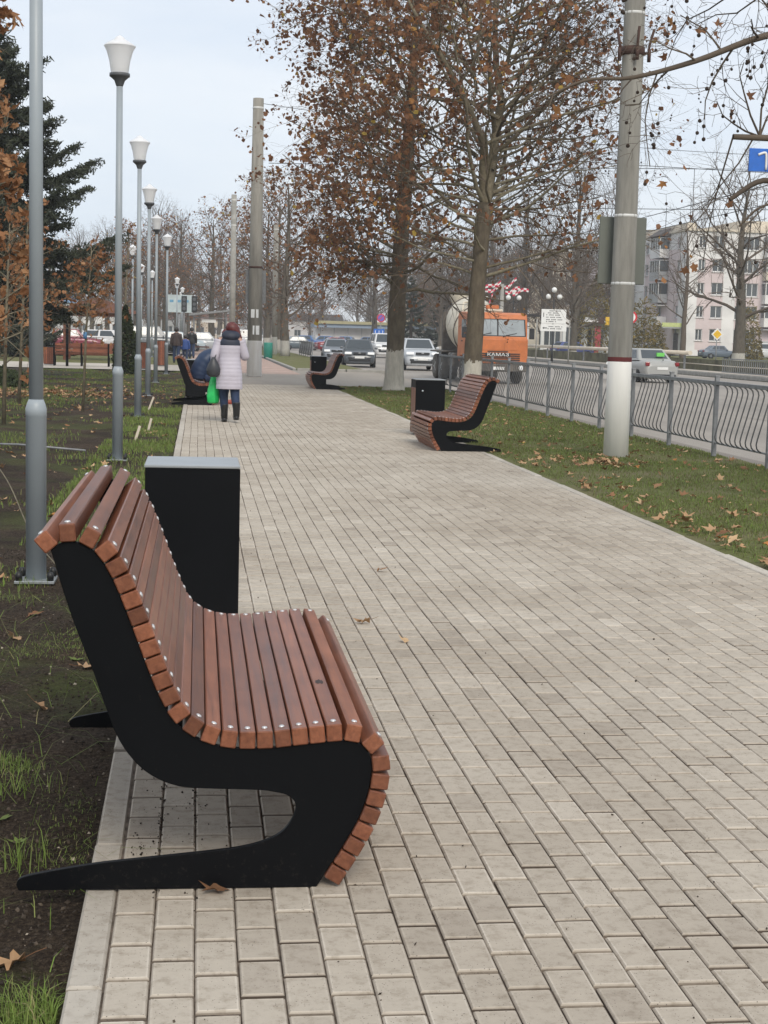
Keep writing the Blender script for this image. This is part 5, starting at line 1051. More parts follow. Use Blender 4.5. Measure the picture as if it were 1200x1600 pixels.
# ---------------------------------------------------------------- apartment block
M['pink'] = pm('faded_pink_render', (.62,.52,.515), .9, var=.10, vs=.5); M['offwhite'] = pm('dirty_white_render', (.70,.68,.665), .9, var=.14, vs=.4); M['creamwall'] = pm('cream_parapet', (.60,.53,.43), .9, var=.16, vs=.5); M['greywall'] = pm('grey_balcony_sheet', (.42,.42,.42), .85, var=.15, vs=.6)
M['roofdark'] = pm('dark_sheet_roof', (.07,.06,.055), .8)
def facade(parent, o, ux, W, H, open_, mat, depth=.22, nm='wall'):
    """wall with real openings; ux = unit vector along the wall, outward normal to its right-hand side"""
    o, ux = np.array(o, float), np.array(ux, float); nrm = np.array([ux[1], -ux[0], 0])
    us = sorted({0, W, *[a for q in open_ for a in q[:2]]}); vs = sorted({0, H, *[a for q in open_ for a in q[2:4]]}); mb = MB()
    P = lambda u, v, d=0: o + ux*u + UP*v - nrm*d
    for i in range(len(us)-1):
        for j in range(len(vs)-1):
            cu, cv = (us[i]+us[i+1])/2, (vs[j]+vs[j+1])/2
            if any(a < cu < b and c < cv < d for a, b, c, d in [q[:4] for q in open_]): continue
            mb.add([P(us[i],vs[j]), P(us[i+1],vs[j]), P(us[i+1],vs[j+1]), P(us[i],vs[j+1])], [(0,1,2,3)], mat(cu, cv) if callable(mat) else mat)
    for a, b, c, d in [q[:4] for q in open_]:
        for (u0, v0), (u1, v1) in (((a,c),(b,c)),((b,c),(b,d)),((b,d),(a,d)),((a,d),(a,c))): mb.add([P(u0,v0), P(u1,v1), P(u1,v1,depth), P(u0,v0,depth)], [(0,1,2,3)], 0)
    wl = mb.build(nm, ['pink','offwhite','creamwall','greywall'], parent)
    for q in open_:
        a, b, c, d = q[:4]; nb = max(2, int(round((b-a)/.75))) if len(q) < 5 else q[4]; f = MB(); ang = math.atan2(ux[1], ux[0])
        def bar(u, v, w_, h_): p_ = P(u, v, depth-.06); f.box(p_, (w_, .07, h_), rz=ang)
        bar((a+b)/2, c+.04, b-a, .08); bar((a+b)/2, d-.04, b-a, .08)
        for k in range(nb+1): bar(a+.04+(b-a-.08)*k/nb, (c+d)/2, .08, d-c)
        p_ = P((a+b)/2, c-.05, -.05); f.box(p_, (b-a+.2, .16, .06), rz=ang)
        w_ = f.build('window', 'white', parent)
        MB().add([P(a,c,depth-.03), P(b,c,depth-.03), P(b,d,depth-.03), P(a,d,depth-.03)], [(0,1,2,3)]).build('pane', 'bglass', w_)
    return wl
ab = thing('apartment_block', 'five-storey pink and white apartment block right of the pole', 'building')
FH = 2.85; Z0 = 1.0; BX, BY = 59.6, 186.
# end wall facing the camera
op = []
for fl in range(5):
    z = Z0 + fl*FH
    op += [(1.6,2.5,z+.9,z+2.3),(3.4,4.9,z+.85,z+2.35),(6.5,9.4,z+.75,z+2.4),(14.9,16.6,z+.85,z+2.3)]
op += [(6.5,7.3,.25,.75)]
facade(ab, (BX, BY, 0), (1,0,0), 20, 15.3, op, lambda u, v: 1 if v > 12.2 or u < 1.1 or 5.2 < u < 6.3 or v < 1.0 else 0)
# long wall along the road
op = []
for fl in range(5):
    z = Z0 + fl*FH
    for k in range(9): op.append((60-4.5-k*6.5, 60-4.5-k*6.5+1.5, z+.85, z+2.3)) if k != 0 else op.append((60-3.6, 60-2.4, z+.85, z+2.3))
facade(ab, (BX, BY+60, 0), (0,-1,0), 60, 15.3, op, lambda u, v: 1 if (int(u/3.2) % 3 == 0) or v > 12.6 else 0)
MB().box((BX+10, BY+30, 15.45), (20.5, 60.5, .3), 2).box((BX+13.5, BY+22, 16.2), (12, 40, 1.4), 2).box((BX+.9, BY+30, 15.95), (1.2, 58, .8), 2).build('parapet', ['pink','offwhite','creamwall'], ab)
for (x, y, h) in ((BX+1.5,BY+14,3.2),(BX+3.2,BY+9,4.0),(BX+12,BY+6,4.6),(BX+7,BY+20,9)): MB().tube([(x,y,16),(x,y,16+h)], .045, 4).box((x, y, 16+h*.8), (1.0,.05,.05)).build('antenna', 'wire', ab)
# glazed balconies on both walls
def balcony(x0, x1, y0, y1, z, mat, axis, glazed=True):
    cx, cy = (x0+x1)/2, (y0+y1)/2; b = MB().box((cx, cy, z+.45), (x1-x0, y1-y0, 1.1)).build('balcony', mat, ab)
    if glazed:
        MB().box((cx, cy, z+1.68), (x1-x0-.12, y1-y0-.12, 1.36)).build('balcony_glazing', 'bglass', b)
        f = MB(); n = 5
        if axis == 'x':
            for k in range(n): f.box((x0+.05+(x1-x0-.1)*k/(n-1), y0+.03, z+1.68), (.09, .09, 1.36))
        else:
            for k in range(n): f.box((x0+.03, y0+.05+(y1-y0-.1)*k/(n-1), z+1.68), (.09, .09, 1.36))
        f.build('balcony_frame', 'white', b)
    MB().box((cx, cy, z+2.42), (x1-x0+.1, y1-y0+.1, .12)).build('balcony_roof', mat, b)
for fl in range(5): balcony(BX+9.9, BX+14.2, BY-1.3, BY-.02, Z0+fl*FH, ('greywall','offwhite','offwhite','creamwall','offwhite')[fl] if fl else 'greywall', 'x', fl > 0)
for k, yy in enumerate((BY+7, BY+22, BY+35)):
    for fl in range(1, 5): balcony(BX-1.25, BX-.02, yy, yy+4.2, Z0+fl*FH, ('greywall','offwhite','greywall')[(fl+k) % 3], 'y', (fl+k) % 4 != 1)
MB().prism([(BX-1.7, 15.0), (BX-.02, 16.1), (BX-.02, 15.0)], BY+6.6, BY+11.6).build('balcony_hood', 'roofdark', ab)
MB().box((BX-1.2, BY+2.5, 3.4), (2.3, 3.6, .18)).build('entrance_canopy', 'greywall', ab); MB().box((BX-.05, BY+2.5, 1.5), (.16, 1.6, 2.4)).build('entrance_door', 'roofdark', ab); MB().box((BX-1.2, BY+.66, 3.75), (2.6, .08, .5)).build('entrance_sign', pm('pale_green_sign', (.50,.55,.22), .6), ab)
# beige block and shops left of it
b2 = thing('apartment_block', 'beige apartment block far behind the poplars', 'building'); op = []
for fl in range(5):
    for k in range(7): op.append((2+k*4.2, 3.6+k*4.2, 1.8+fl*2.85, 3.2+fl*2.85))
facade(b2, (56.5, 262, 0), (1,0,0), 32, 16.5, op, 2); MB().box((72.5, 270, 16.6), (32.6, 16.6, .4)).build('roof', 'creamwall', b2)
sh = thing('shop_building', 'low pale shop with pillars and red entrance left of the pole', 'building'); op = [(.4+k*2.5, 2.4+k*2.5, .5, 3.0) for k in range(3)]
facade(sh, (38.5, 172, 0), (1,0,0), 8, 4.2, op, 1); MB().box((42.5, 176, 4.3), (8.6, 8.6, .25)).build('roof', 'roofdark', sh); MB().box((45.0, 170.6, 3.5), (3.5, 2.6, .2)).build('awning', 'roofdark', sh)
MB().box((44.6, 170.0, 1.6), (.7, .4, 3.2)).build('red_column', pm('red_sign', (.34,.04,.05), .6), sh)
for k in range(4): MB().box((38.65+k*2.55, 171.9, 2.1), (.3,.35,4.2)).build('pillar', 'white', sh)
# market stalls in the distance: pale wall, yellow and blue roofs
mk = thing('market_hall', 'long low market roofs with yellow and blue edges in the distance', 'building', (0,0,0))
MB().box((27, 215, 1.2), (22, 6, 2.4)).build('wall', 'offwhite', mk); MB().box((27, 214, 2.65), (22.6, 7, .5)).build('roof', pm('blue_roof', (.22,.28,.36), .6), mk); MB().box((27, 210.4, 3.1), (22.6, .3, .4)).build('roof_edge', pm('yellow_fascia', (.34,.31,.18), .6), mk)
for k in range(12): MB().box((16.6+k*1.9, 211.6, 1.2), (.12,.12,2.4)).build('post', 'greywall', mk)
b3 = thing('flat_block', 'distant cream block seen between the two plane trunks', 'building'); op = [(2+k*3.4, 3.6+k*3.4, 1.5+fl*3, 3+fl*3) for k in range(4) for fl in range(2)]
facade(b3, (36.5, 300, 0), (1,0,0), 15, 9, op, 2); MB().box((44, 305, 9.1), (15.4, 10.4, .3)).build('roof', 'roofdark', b3)
b4 = thing('shop_building', 'shop front with coloured signs behind the spruce at left', 'building'); op = [(1+k*3.5, 3.8+k*3.5, .5, 2.8) for k in range(6)]
facade(b4, (-34, 132, 0), (1,0,0), 24, 5.0, op, 3); MB().box((-22, 137, 5.1), (24.4, 10.4, .3)).build('roof', 'roofdark', b4)
for k, (x, c) in enumerate(((-15.4,(.05,.14,.40)),(-14.2,(.55,.40,.04)),(-13.0,(.6,.6,.6)),(-11.8,(.62,.30,.25)),(-10.6,(.25,.40,.62)))): MB().box((x, 131.9, 4.2), (1.1, .1, 1.3)).build('shop_sign', pm('shop_sign_%d' % k, c, .6), b4)
# ---------------------------------------------------------------- low wall, pipe, rail across the road
M['mossy'] = pm('mossy_concrete', (.115,.108,.062), .95, var=.5, vs=1.2, bs=20)
lw = thing('low_wall', 'mossy low concrete wall along the far side of the road', 'wall', (29.0, 0, -.1))
for k in range(36): MB().box((0, 62+k*3.0, .36), (.22, 2.97, .72)).build('panel', 'mossy', lw)
MB().tube([(-.3,66,.42),(-.3,80,.40),(-.3,90,.44)], .03, 5).build('thin_rail', 'creamwall', lw)
pp = thing('gas_pipe', 'beige pipe on posts running along the low wall', 'pipe', (28.4, 0, -.1))
MB().tube([(0,87,1.04),(0,110,1.05),(0,150,1.05)], .125, 10).build('pipe', 'creamwall', pp); MB().lathe([(.15,-.12),(.17,-.12),(.17,.12),(.15,.12)], 12, (0, 93, 1.045), axis='y').build('flange', 'creamwall', pp)
for y in (88, 96, 104, 112, 124, 136, 148): MB().box((0, y, .45), (.10, .10, .92)).build('support', 'galv', pp)
rf = thing('bar_fence', 'low grey bar fence before the wall at the right edge', 'fence', (28.0, 0, -.1))
for z in (.12, .82): MB().box((0, 75.5, z), (.05, 9.5, .05)).build('rail', 'galv', rf)
for k in range(33): MB().box((0, 70.9+k*.29, .47), (.03, .03, .68)).build('bar', 'galv', rf)
# ---------------------------------------------------------------- signs, street lamps, wires
def sign_post(name, label, loc, h, r=.035): 
    t = thing(name, label, 'sign', loc); MB().lathe([(r,0),(r,h)], 8).build('post', 'galv', t); return t
ds = thing('direction_sign', 'white two-board direction sign on two posts', 'sign', (24.4, 105, -.1))
for x in (-1.15, 1.15): MB().lathe([(.05,0),(.05,3.0)], 8, (x, .06, 0)).build('post', 'concbare', ds)
for z, h, wd in ((3.15, .98, 1.75), (2.37, .48, 1.85)): MB().box((0, 0, z+.05), (wd, .04, h)).build('board', 'white', ds, bevel=.01)
M['ink'] = pm('black_ink', (.03,.03,.03), .6); mb = MB()
for z, l, x in ((3.58,.95,.1),(3.44,.80,.0),(3.30,1.0,.0),(3.14,1.2,.1),(2.98,1.2,.1),(2.85,.8,-.1),(2.50,1.1,.15),(2.36,1.15,.2)):
    for k in range(int(l/.09)):
        if (k*7+int(z*10)) % 5: mb.box((x-l/2+k*.09, -.024, z), (.06, .006, .062))
mb.add([(-.78,-.026,2.40),(-.66,-.026,2.48),(-.66,-.026,2.43),(-.45,-.026,2.43),(-.45,-.026,2.37),(-.66,-.026,2.37),(-.66,-.026,2.32)], [(0,6,5,4,3,2,1)]); mb.box((-.72,-.024,3.3), (.05,.006,.3)); mb.build('lettering', 'ink', ds)
s = sign_post('round_sign', 'round red-ringed white sign right of the white-based pole', (25.6, 90, -.1), 3.4); M['signred'] = pm('sign_red', (.52,.02,.03), .5); M['signblue'] = pm('sign_blue', (.01,.12,.50), .5); M['signyel'] = pm('sign_yellow', (.70,.42,.02), .5)
MB().lathe([(.38,0),(.38,-.02)], 24, (.0,-.05,3.05), axis='y').build('ring', 'signred', s); MB().lathe([(.27,0),(.27,-.03)], 24, (0,-.05,3.05), axis='y').build('disc', 'white', s); MB().box((.0,-.085,3.05), (.12,.01,.3)).build('symbol', 'ink', s)
MB().tube(smooth([(0,.1,2.5),(.0,.1,4.2),(.25,.1,4.55),(.7,.1,4.6)], 5), .03, 6).build('lamp_arm', 'galv', s)
s = sign_post('priority_sign', 'yellow diamond sign with white border before the pink block', (29.6, 86, -.1), 2.35)
MB().box((0,-.05,2.15), (.5,.025,.5), ry=R(45)).build('border', 'white', s); MB().box((0,-.066,2.15), (.36,.02,.36), ry=R(45)).build('diamond', 'signyel', s)
s = sign_post('arrow_sign', 'yellow arrow sign by the shop left of the pole', (38.6, 141, -.1), 4.0)
MB().add([(-.9,-.06,3.1),(.1,-.06,3.1),(.1,-.06,2.75),(.95,-.06,3.5),(.1,-.06,4.2),(.1,-.06,3.85),(-.9,-.06,3.85)], [(0,1,2,3,4,5,6)]).add([(-.9,-.03,3.1),(.1,-.03,3.1),(.1,-.03,2.75),(.95,-.03,3.5),(.1,-.03,4.2),(.1,-.03,3.85),(-.9,-.03,3.85)], [(6,5,4,3,2,1,0)]).build('arrow', 'signyel', s)
MB().box((-1.3,-.05,3.5), (.6,.04,.6)).build('panel', 'rust', s)
s = sign_post('lane_sign', 'blue three-panel lane sign in the distance', (17.5, 150, -.2), 2.4)
for k in range(3): MB().box((-.36+k*.36,-.05,1.95), (.33,.03,.75)).build('panel', 'signblue', s); MB().box((-.36+k*.36,-.07,1.95), (.06,.01,.45)).build('arrow_mark', 'white', s)
s = sign_post('no_parking_sign', 'round purple-red sign above the blue lane sign', (17.9, 152, -.2), 3.9)
MB().lathe([(.42,0),(.42,-.03)], 20, (0,-.05,3.4), axis='y').build('ring', 'signred', s); MB().lathe([(.31,0),(.31,-.04)], 20, (0,-.05,3.4), axis='y').build('disc', pm('violet_blue', (.14,.10,.42), .5), s); MB().box((0,-.095,3.4), (.07,.01,.62), ry=R(45)).build('slash', 'signred', s)
def globe_lamp(label, loc):
    t = thing('globe_lamp', label, 'street lamp', loc); MB().lathe([(.10,0),(.07,.8),(.045,1),(.04,5.0)], 8).build('post', 'plastic', t)
    a = MB()
    for dx in (-.42, .42): a.tube([(0,0,4.5),(dx*.6,0,4.35),(dx,0,4.55)], .03, 5)
    a.build('arms', 'plastic', t)
    for x, z in ((-.42,4.75),(.42,4.75),(0,5.25)): MB().sphere((x,0,z), .2, 12, 8).build('globe', 'white', t)
globe_lamp('black street lamp with three white globes above the direction sign', (26.0, 112, -.1)); globe_lamp('black street lamp with three white globes right of the truck cab', (24.2, 118, -.1))
fl = thing('decorated_pole', 'concrete pole with red and white striped banners above the truck', 'pole', (21.7, 110, -.2)); MB().lathe([(.17,0),(.13,5.6)], 10).build('shaft', 'concbare', fl)
M['stripe'] = pm('red_banner', (.55,.02,.06), .6)
for k, (x0, x1, z0, z1, dy) in enumerate([(-1.5,-.1,5.15,5.75,0),(-1.45,-.2,4.95,5.35,.1),(.1,1.0,5.25,5.9,0),(.25,1.3,5.0,5.3,.1),(.8,2.0,4.95,5.25,.2),(-1.0,-.75,3.9,4.95,0)]):
    n = 12; mb = MB()
    for i in range(n):
        f0, f1 = i/n, (i+1)/n
        for jn in range(2):
            h = .24; q = []
            for f, s_ in ((f0, 0), (f1, 0), (f1, 1), (f0, 1)): q.append((x0+(x1-x0)*f + (.1*s_ if x1-x0 < .4 else 0), dy + .1*math.sin(f*9+k), z0+(z1-z0)*f + .10*math.sin(f*6.28+k) + h*(s_*.5+jn*.5-.5)*(1 if x1-x0 > .4 else .6)))
            mb.add(q, [(0,1,2,3)], (i//2+jn) % 2)
    mb.build('banner', ['stripe','white'], fl)
# blue road sign hung on a wire at the top right
hs = thing('hanging_sign', 'blue road sign with white arrow hung on wires at top right', 'sign', (15.0, 40, 5.98))
MB().box((0,0,.37), (1.2,.04,.60)).build('board', 'signblue', hs, bevel=.01)
MB().tube(smooth([(-.36,-.03,.50),(-.2,-.03,.56),(-.14,-.03,.5),(-.13,-.03,.12)], 4), .035, 5).add([(.05,-.03,.10),(.13,-.03,.10),(.13,-.03,.52),(.2,-.03,.52),(.09,-.03,.64),(-.02,-.03,.52),(.05,-.03,.52)], [(0,1,2,3,4,5,6)]).build('arrow_mark', 'white', hs)
def cable(label, a, b, sag, r=.012):
    a, b = np.array(a, float), np.array(b, float); tt = np.linspace(0, 1, 25); P = a + (b-a)*tt[:, None]; P[:, 2] -= sag*4*tt*(1-tt)
    tag(MB().tube(P, r, 4, smooth=False).build('overhead_cable', 'wire'), label, 'cable', 'overhead cables')
cable('upper trolley wire over the road', (15.2, 15, 5.9), (13.9, 130, 5.9), .3, .012); cable('lower trolley wire over the road', (16.0, 15, 5.6), (14.7, 130, 5.6), .3, .012)
cable('cross wire carrying the blue road sign', (1.9, 44, 6.2), (30, 39.2, 6.75), .15, .009); cable('thin wire from the path pole over the road', (1.95, 52.1, 9.0), (28, 54, 8.4), .5, .009)
cable('thin wire above the apartment roof at right', (20, 90, 9.2), (70, 92, 11.5), .3, .02); cable('second thin wire above the apartment roof at right', (20, 90, 12.0), (70, 92, 12.4), .4, .02)
cable('far wire at the end of the path', (-8, 120, 8.2), (6, 121, 8.0), .2, .018)
# ---------------------------------------------------------------- bus shelter, traffic lights, billboard
bs = thing('bus_shelter', 'grey bus shelter with slanted roof beside the far path', 'bus shelter', (.75, 98, 0))
for x in (-1.05, 1.0):
    for y in (0, 3.2): MB().box((x, y, 1.2), (.10,.10,2.4)).build('post', 'galv', bs)
MB().add([(-1.35,-.4,2.42),(1.6,-.4,2.78),(1.6,3.6,2.78),(-1.35,3.6,2.42),(-1.35,-.4,2.55),(1.6,-.4,2.88),(1.6,3.6,2.88),(-1.35,3.6,2.55)], [(0,3,2,1),(4,5,6,7),(0,1,5,4),(1,2,6,5),(2,3,7,6),(3,0,4,7)]).build('roof', 'galv', bs)
MB().box((-.02, .0, 2.3), (2.0,.06,.06)).build('beam', 'galv', bs); MB().box((-1.04, 1.6, .5), (.03,3.0,.9)).build('side_panel', 'galv', bs); MB().box((-.5, 2.9, .45), (.9,.4,.08)).build('seat', 'parkwood', bs); MB().box((-.1, .1, 2.12), (.9,.03,.22)).build('notice_board', 'white', bs)
for x, lb in ((-1.0,'traffic light left above the bus shelter'),(-.3,'traffic light right above the bus shelter')):
    t = thing('traffic_light', lb, 'traffic light', (x, 108, 0)); MB().lathe([(.05,0),(.05,2.8)], 8).build('post', 'galv', t); MB().box((0,0,3.3), (.38,.25,1.1)).build('housing', 'plastic', t, bevel=.03)
    for k in range(3): MB().lathe([(.12,0),(.12,-.05)], 12, (0,-.13,2.98+k*.32), axis='y').build('lens', 'socket', t)
bb = thing('billboard', 'pale turquoise billboard behind the lamp posts', 'billboard', (-1.55, 125, 0)); MB().box((0,0,3.6), (2.1,.12,1.4)).build('panel', pm('turquoise_print', (.42,.48,.49), .6, var=.15, vs=2), bb); MB().lathe([(.09,0),(.09,2.8)], 8).build('post', 'galv', bb)
for k in range(3): MB().box((-.6+k*.6,-.07,3.8), (.3,.01,.2)).build('printed_mark', pm('faded_blue_%d' % k, (.12,.30,.45), .6), bb)
o = MB().lathe([(.22,0),(.25,.02),(.26,.85),(.24,.9)], 16).build('litter_bin', pm('teal_plastic', (.02,.20,.15), .5)); tag(o, 'teal green litter bin on the island lawn', 'bin'); o.location = (3.95, 88, .02)
# ---------------------------------------------------------------- park bench, wooden bins, gazebo
pb = thing('park_bench', 'brown slatted park bench with black frame by the pale paving', 'bench', (-4.55, 61.6, -.02), R(0))
for x in (-1.05, 0, 1.05): MB().box((x, 0, .45), (.06,.07,.9)).box((x, .25, .38), (.06,.5,.06)).box((x, .46, .2), (.06,.06,.4)).build('leg', 'black', pb)
for k in range(4): MB().box((0, .05, .50+k*.11), (2.05,.03,.09)).build('back_slat', 'parkwood', pb, bevel=.004)
for k in range(4): MB().box((0, .12+k*.11, .44), (2.05,.09,.03)).build('seat_slat', 'parkwood', pb, bevel=.004)
for k, (x, y, h, lb) in enumerate([(-5.85,62.5,.75,'small orange-brown slatted bin beside the park bench'),(-2.02,58.8,1.05,'tall reddish slatted bin between the lamp posts'),(-1.55,64.5,1.1,'reddish slatted bin behind the sixth lamp post')]):
    t = thing('wooden_bin', lb, 'bin', (x, y, -.02)); MB().box((0,0,h/2), (.40,.40,h-.06)).build('liner', 'black', t)
    for j in range(6): 
        for s_ in (-1, 1): MB().box((-.19+j*.076, s_*.215, h/2), (.066,.02,h-.1)).build('board', 'parkwood', t); MB().box((s_*.215, -.19+j*.076, h/2), (.02,.066,h-.1)).build('board', 'parkwood', t)
gz = thing('gazebo', 'wooden gazebo with brown roof behind the park bench', 'gazebo', (-4.8, 76, -.05)); M['brownroof'] = pm('brown_roof_tiles', (.16,.075,.055), .8, var=.2, vs=3)
MB().prism([(-1.9,2.35),(0,3.0),(1.9,2.35),(1.9,2.25),(-1.9,2.25)], -1.6, 1.6).build('roof', 'brownroof', gz); MB().box((0,-1.3,2.15), (3.4,.08,.14)).build('beam', 'parkwood', gz)
for x in (-1.5, 1.5):
    for y in (-1.3, 1.3): MB().box((x, y, 1.12), (.13,.13,2.25)).build('post', 'parkwood', gz)
MB().box((0, 0, .55), (2.4,.05,.5)).build('seat_back', 'parkwood', gz)
t = thing('dark_post', 'thin dark post left of the park bench', 'post', (-5.05, 61.0, -.02)); MB().box((0,0,.95), (.10,.10,1.9)).build('shaft', 'black', t)
# ---------------------------------------------------------------- fallen leaves
lv_me = []
for i in range(14):
    v, f = leaf_fan(LOBES if i % 3 else OAKL, rng, .55, .14); mb = MB(); mb.add(v, f, 0, float(np.clip(rng.beta(2.2, 1.7), 0, 1)), True)
    mb.tube([(0,-.12,0),(.03,-.35,.03),(.01,-.55,.05)], .008, 3, tone=.2, cap=False)
    o = mb.build('l', 'fallen'); lv_me.append(o.data); bpy.data.objects.remove(o)
def drop_leaf(x, y, z, s, lb, grp):
    o = put('fallen_leaf', lv_me[rng.integers(14)]); o.location = (x, y, z + .10*s); o.rotation_euler = (rng.normal(0, .22), rng.normal(0, .22), rng.uniform(0, 6.28)); o.scale = (s, s, s*rng.uniform(.7, 1.3))
    return tag(o, lb, 'leaf', grp)
for (x, y, s, lb) in [(1.15,9.49,.125,'dry brown leaf lying on the pavers beyond the bench seat'),(.87,7.73,.13,'larger dry brown leaf on the pavers by the bench seat edge'),(1.01,7.27,.085,'small curled brown leaf on the pavers right of the bench seat'),
      (.345,4.02,.15,'dry leaf wedged under the front foot of the nearest bench'),(.06,3.93,.11,'reddish leaf under the foot plate of the nearest bench')]: drop_leaf(x, y, .004, s, lb, 'single leaves on the pavers')
drop_leaf(-.42, 3.62, float(soil_z(-.42, 3.62)), .15, 'brown lobed leaf on the soil at the bottom left corner', 'single leaves on the soil'); drop_leaf(-.62, 6.2, float(soil_z(-.62, 6.2)), .14, 'pale dry leaf on the soil beside the back of the nearest bench', 'single leaves on the soil')
k = 0
while k < 70:                            # right lawn: thicker along the path edge and round the pole
    y = 9.5 + 22*rng.random()**1.6
    x = 3.78 + (abs(rng.normal(0, .5)) if rng.random() < .5 else rng.uniform(0, 3.0))
    if x > 6.9: continue
    drop_leaf(x, y, float(lawn_z(x, y))+.02, rng.uniform(.09, .17), 'dry fallen leaf on the short grass right of the path', 'fallen leaves on the right lawn'); k += 1
for k in range(44):
    x = 3.78+abs(rng.normal(0, .22)); y = 9.6+5.5*rng.random()**1.3; drop_leaf(x, y, float(lawn_z(x, y))+.025, rng.uniform(.11, .18), 'dry leaf in the drift along the right edge of the pavers', 'leaf drift along the path edge')
for k in range(62):
    x, y = 4.75+rng.normal(0, .36), 18.1+rng.normal(0, .45); drop_leaf(x, y, float(lawn_z(x, y))+.03, rng.uniform(.10, .16), 'brown leaf in the heap before the white-based pole', 'leaf heap before the pole')
k = 0
while k < 90:                            # left soil bed
    y = 5.5 + 36*rng.random()**1.25; x = -.45 - 4.8*rng.random()
    if project([(x, y, 0)])[0][0] < -.05: continue
    drop_leaf(x, y, float(soil_z(x, y)), rng.uniform(.10, .19), 'dry fallen leaf on the dark soil left of the path', 'fallen leaves on the soil bed'); k += 1
mb = MB(); n = 1500; y = np.concatenate([rng.uniform(9, 44, 700), rng.uniform(8, 57, 800)]); x = np.concatenate([rng.uniform(3.9, 6.9, 700), -.5-rng.random(800)*7]); z = np.where(x > 0, lawn_z(x, y)+.02, soil_z(x, y)+.012)
v, f = leaf_fan(LOBES, rng, .5); Rm = np.array([np.array(Matrix.Rotation(rng.uniform(0, 6.28), 3, 'Z') @ Matrix.Rotation(rng.normal(0, .3), 3, 'X')) for _ in range(n)])
scatter(mb, v, f, np.stack([x, y, z], 1), rng.uniform(.05, .15, n), Rm, rng.beta(2, 1.8, n)); tag(mb.build('leaf_litter', 'fallen'), 'scattered dry leaves on grass and soil', 'leaf litter', kind='stuff')
# leaf heap under the juniper
mb = MB(); n = 700; x = rng.normal(-4.0, 1.6, n); y = rng.normal(35.5, 1.0, n); scatter(mb, v, f, np.stack([x, y, soil_z(x, y)+.03+rng.random(n)*.05], 1), rng.uniform(.1, .17, n), Rm[:n], rng.beta(1.6, 2.2, n)); tag(mb.build('leaf_litter', 'fallen'), 'brown leaf drift below the juniper', 'leaf litter', kind='stuff')
# ---------------------------------------------------------------- grass blades
def blades(name, label, x, y, zf, hmin, hmax, wd, lean=.5, tone=(.5,.2)):
    n = len(x); h = rng.uniform(hmin, hmax, n); a = rng.uniform(0, 6.283, n); l = np.abs(rng.normal(0, lean, n))*h; b = a + rng.normal(1.57, .4, n)
    P = np.stack([x, y, zf(x, y)-.004], 1); s = np.stack([np.cos(a), np.sin(a), a*0], 1)*wd/2; d = np.stack([np.cos(b), np.sin(b), b*0], 1)
    mid = P + d*(l*.35)[:, None] + np.stack([h*0, h*0, h*.62], 1); tip = P + d*l[:, None] + np.stack([h*0, h*0, h*(1-.25*np.clip(l/h, 0, 1.6))], 1)
    V = np.stack([P-s, P+s, mid+s*.7, mid-s*.7, tip], 1); mb = MB(); i = (np.arange(n)*5)[:, None]; tn = np.repeat(np.clip(rng.normal(tone[0], tone[1], n), 0, 1), 5)
    mb.add(V.reshape(-1, 3), i+np.array([[0,1,2,3]]), 0, tn); mb.F.append((i+np.array([[3,2,4]]), 0, False)); return tag(mb.build(name, 'grass'), label, 'grass', kind='stuff')
def pick(n, x0, x1, y0, y1, dens):
    x, y = rng.uniform(x0, x1, n), rng.uniform(y0, y1, n); m = rng.random(n) < dens(x, y); u, v_, z = project(np.stack([x, y, x*0], 1)); m &= (u > -.1) & (u < 1.12) & (v_ < 1.1); return x[m], y[m]
green = lambda x, y: np.clip((vnoise(x+50, y, .9, 21)*.6+vnoise(x+50, y, 2.6, 22)*.4-.50)*5, 0, 1)
x, y = pick(70000, 3.83, 7.0, 8.8, 22, lambda x, y: .25+.75*np.clip((vnoise(x, y, 1.2, 31)-.25)*2.5, 0, 1)); blades('lawn_grass', 'short green grass of the right lawn', x, y, lawn_z, .02, .05, .0065, .7, (.32,.26))
x, y = pick(60000, 3.83, 7.0, 22, 44.3, lambda x, y: .5+.5*np.clip((vnoise(x, y, 1.2, 31)-.25)*2.5, 0, 1)); blades('lawn_grass', 'short green grass of the lawn farther along the road', x, y, lawn_z, .025, .055, .012, .7, (.28,.26))
x, y = pick(150000, -1.6, -.30, 2.9, 9, lambda x, y: np.clip(green(x, y)-.45, 0, 1)*.42); blades('soil_grass', 'bright grass patches in the near soil bed', x, y, soil_z, .008, .026, .0022, 1.0, (.68,.2))
x, y = pick(1300, -1.6, -.30, 2.9, 9, lambda x, y: .22+.4*green(x, y)); blades('tall_grass', 'thin long grass blades in the near soil bed', x, y, soil_z, .05, .14, .0034, 2.2, (.55,.25))
x, y = pick(70000, -6, -.30, 9, 58, lambda x, y: green(x, y*.6)*.9); blades('soil_grass', 'grass patches in the farther soil bed', x, y, soil_z, .03, .08, .010, .6, (.45,.25))
x, y = pick(26000, -1.25, -.30, 11, 31, lambda x, y: np.clip((vnoise(x+9, y, 1.1, 91)-.22)*2.2, 0, 1)); blades('verge_grass', 'green grass strip beside the path on the left', x, y, soil_z, .03, .075, .008, .6, (.55,.22))
for (cx, cy, n_, h) in ((-.345,3.33,420,.10),(-.47,3.30,200,.07),(-.62,3.95,90,.14),(-.50,4.35,60,.16),(-.74,5.4,260,.07),(-.60,5.35,160,.06),(-1.0,6.75,300,.08),(-.56,5.05,60,.13),(-.97,9.18,40,.12)):
    x, y = cx+rng.normal(0, .045, n_), cy+rng.normal(0, .07, n_); m = x < -.295; blades('grass_tuft', 'bright green grass tuft in the soil bed', x[m], y[m], soil_z, h*.3, h*.85, .003, .9, (.68,.18))
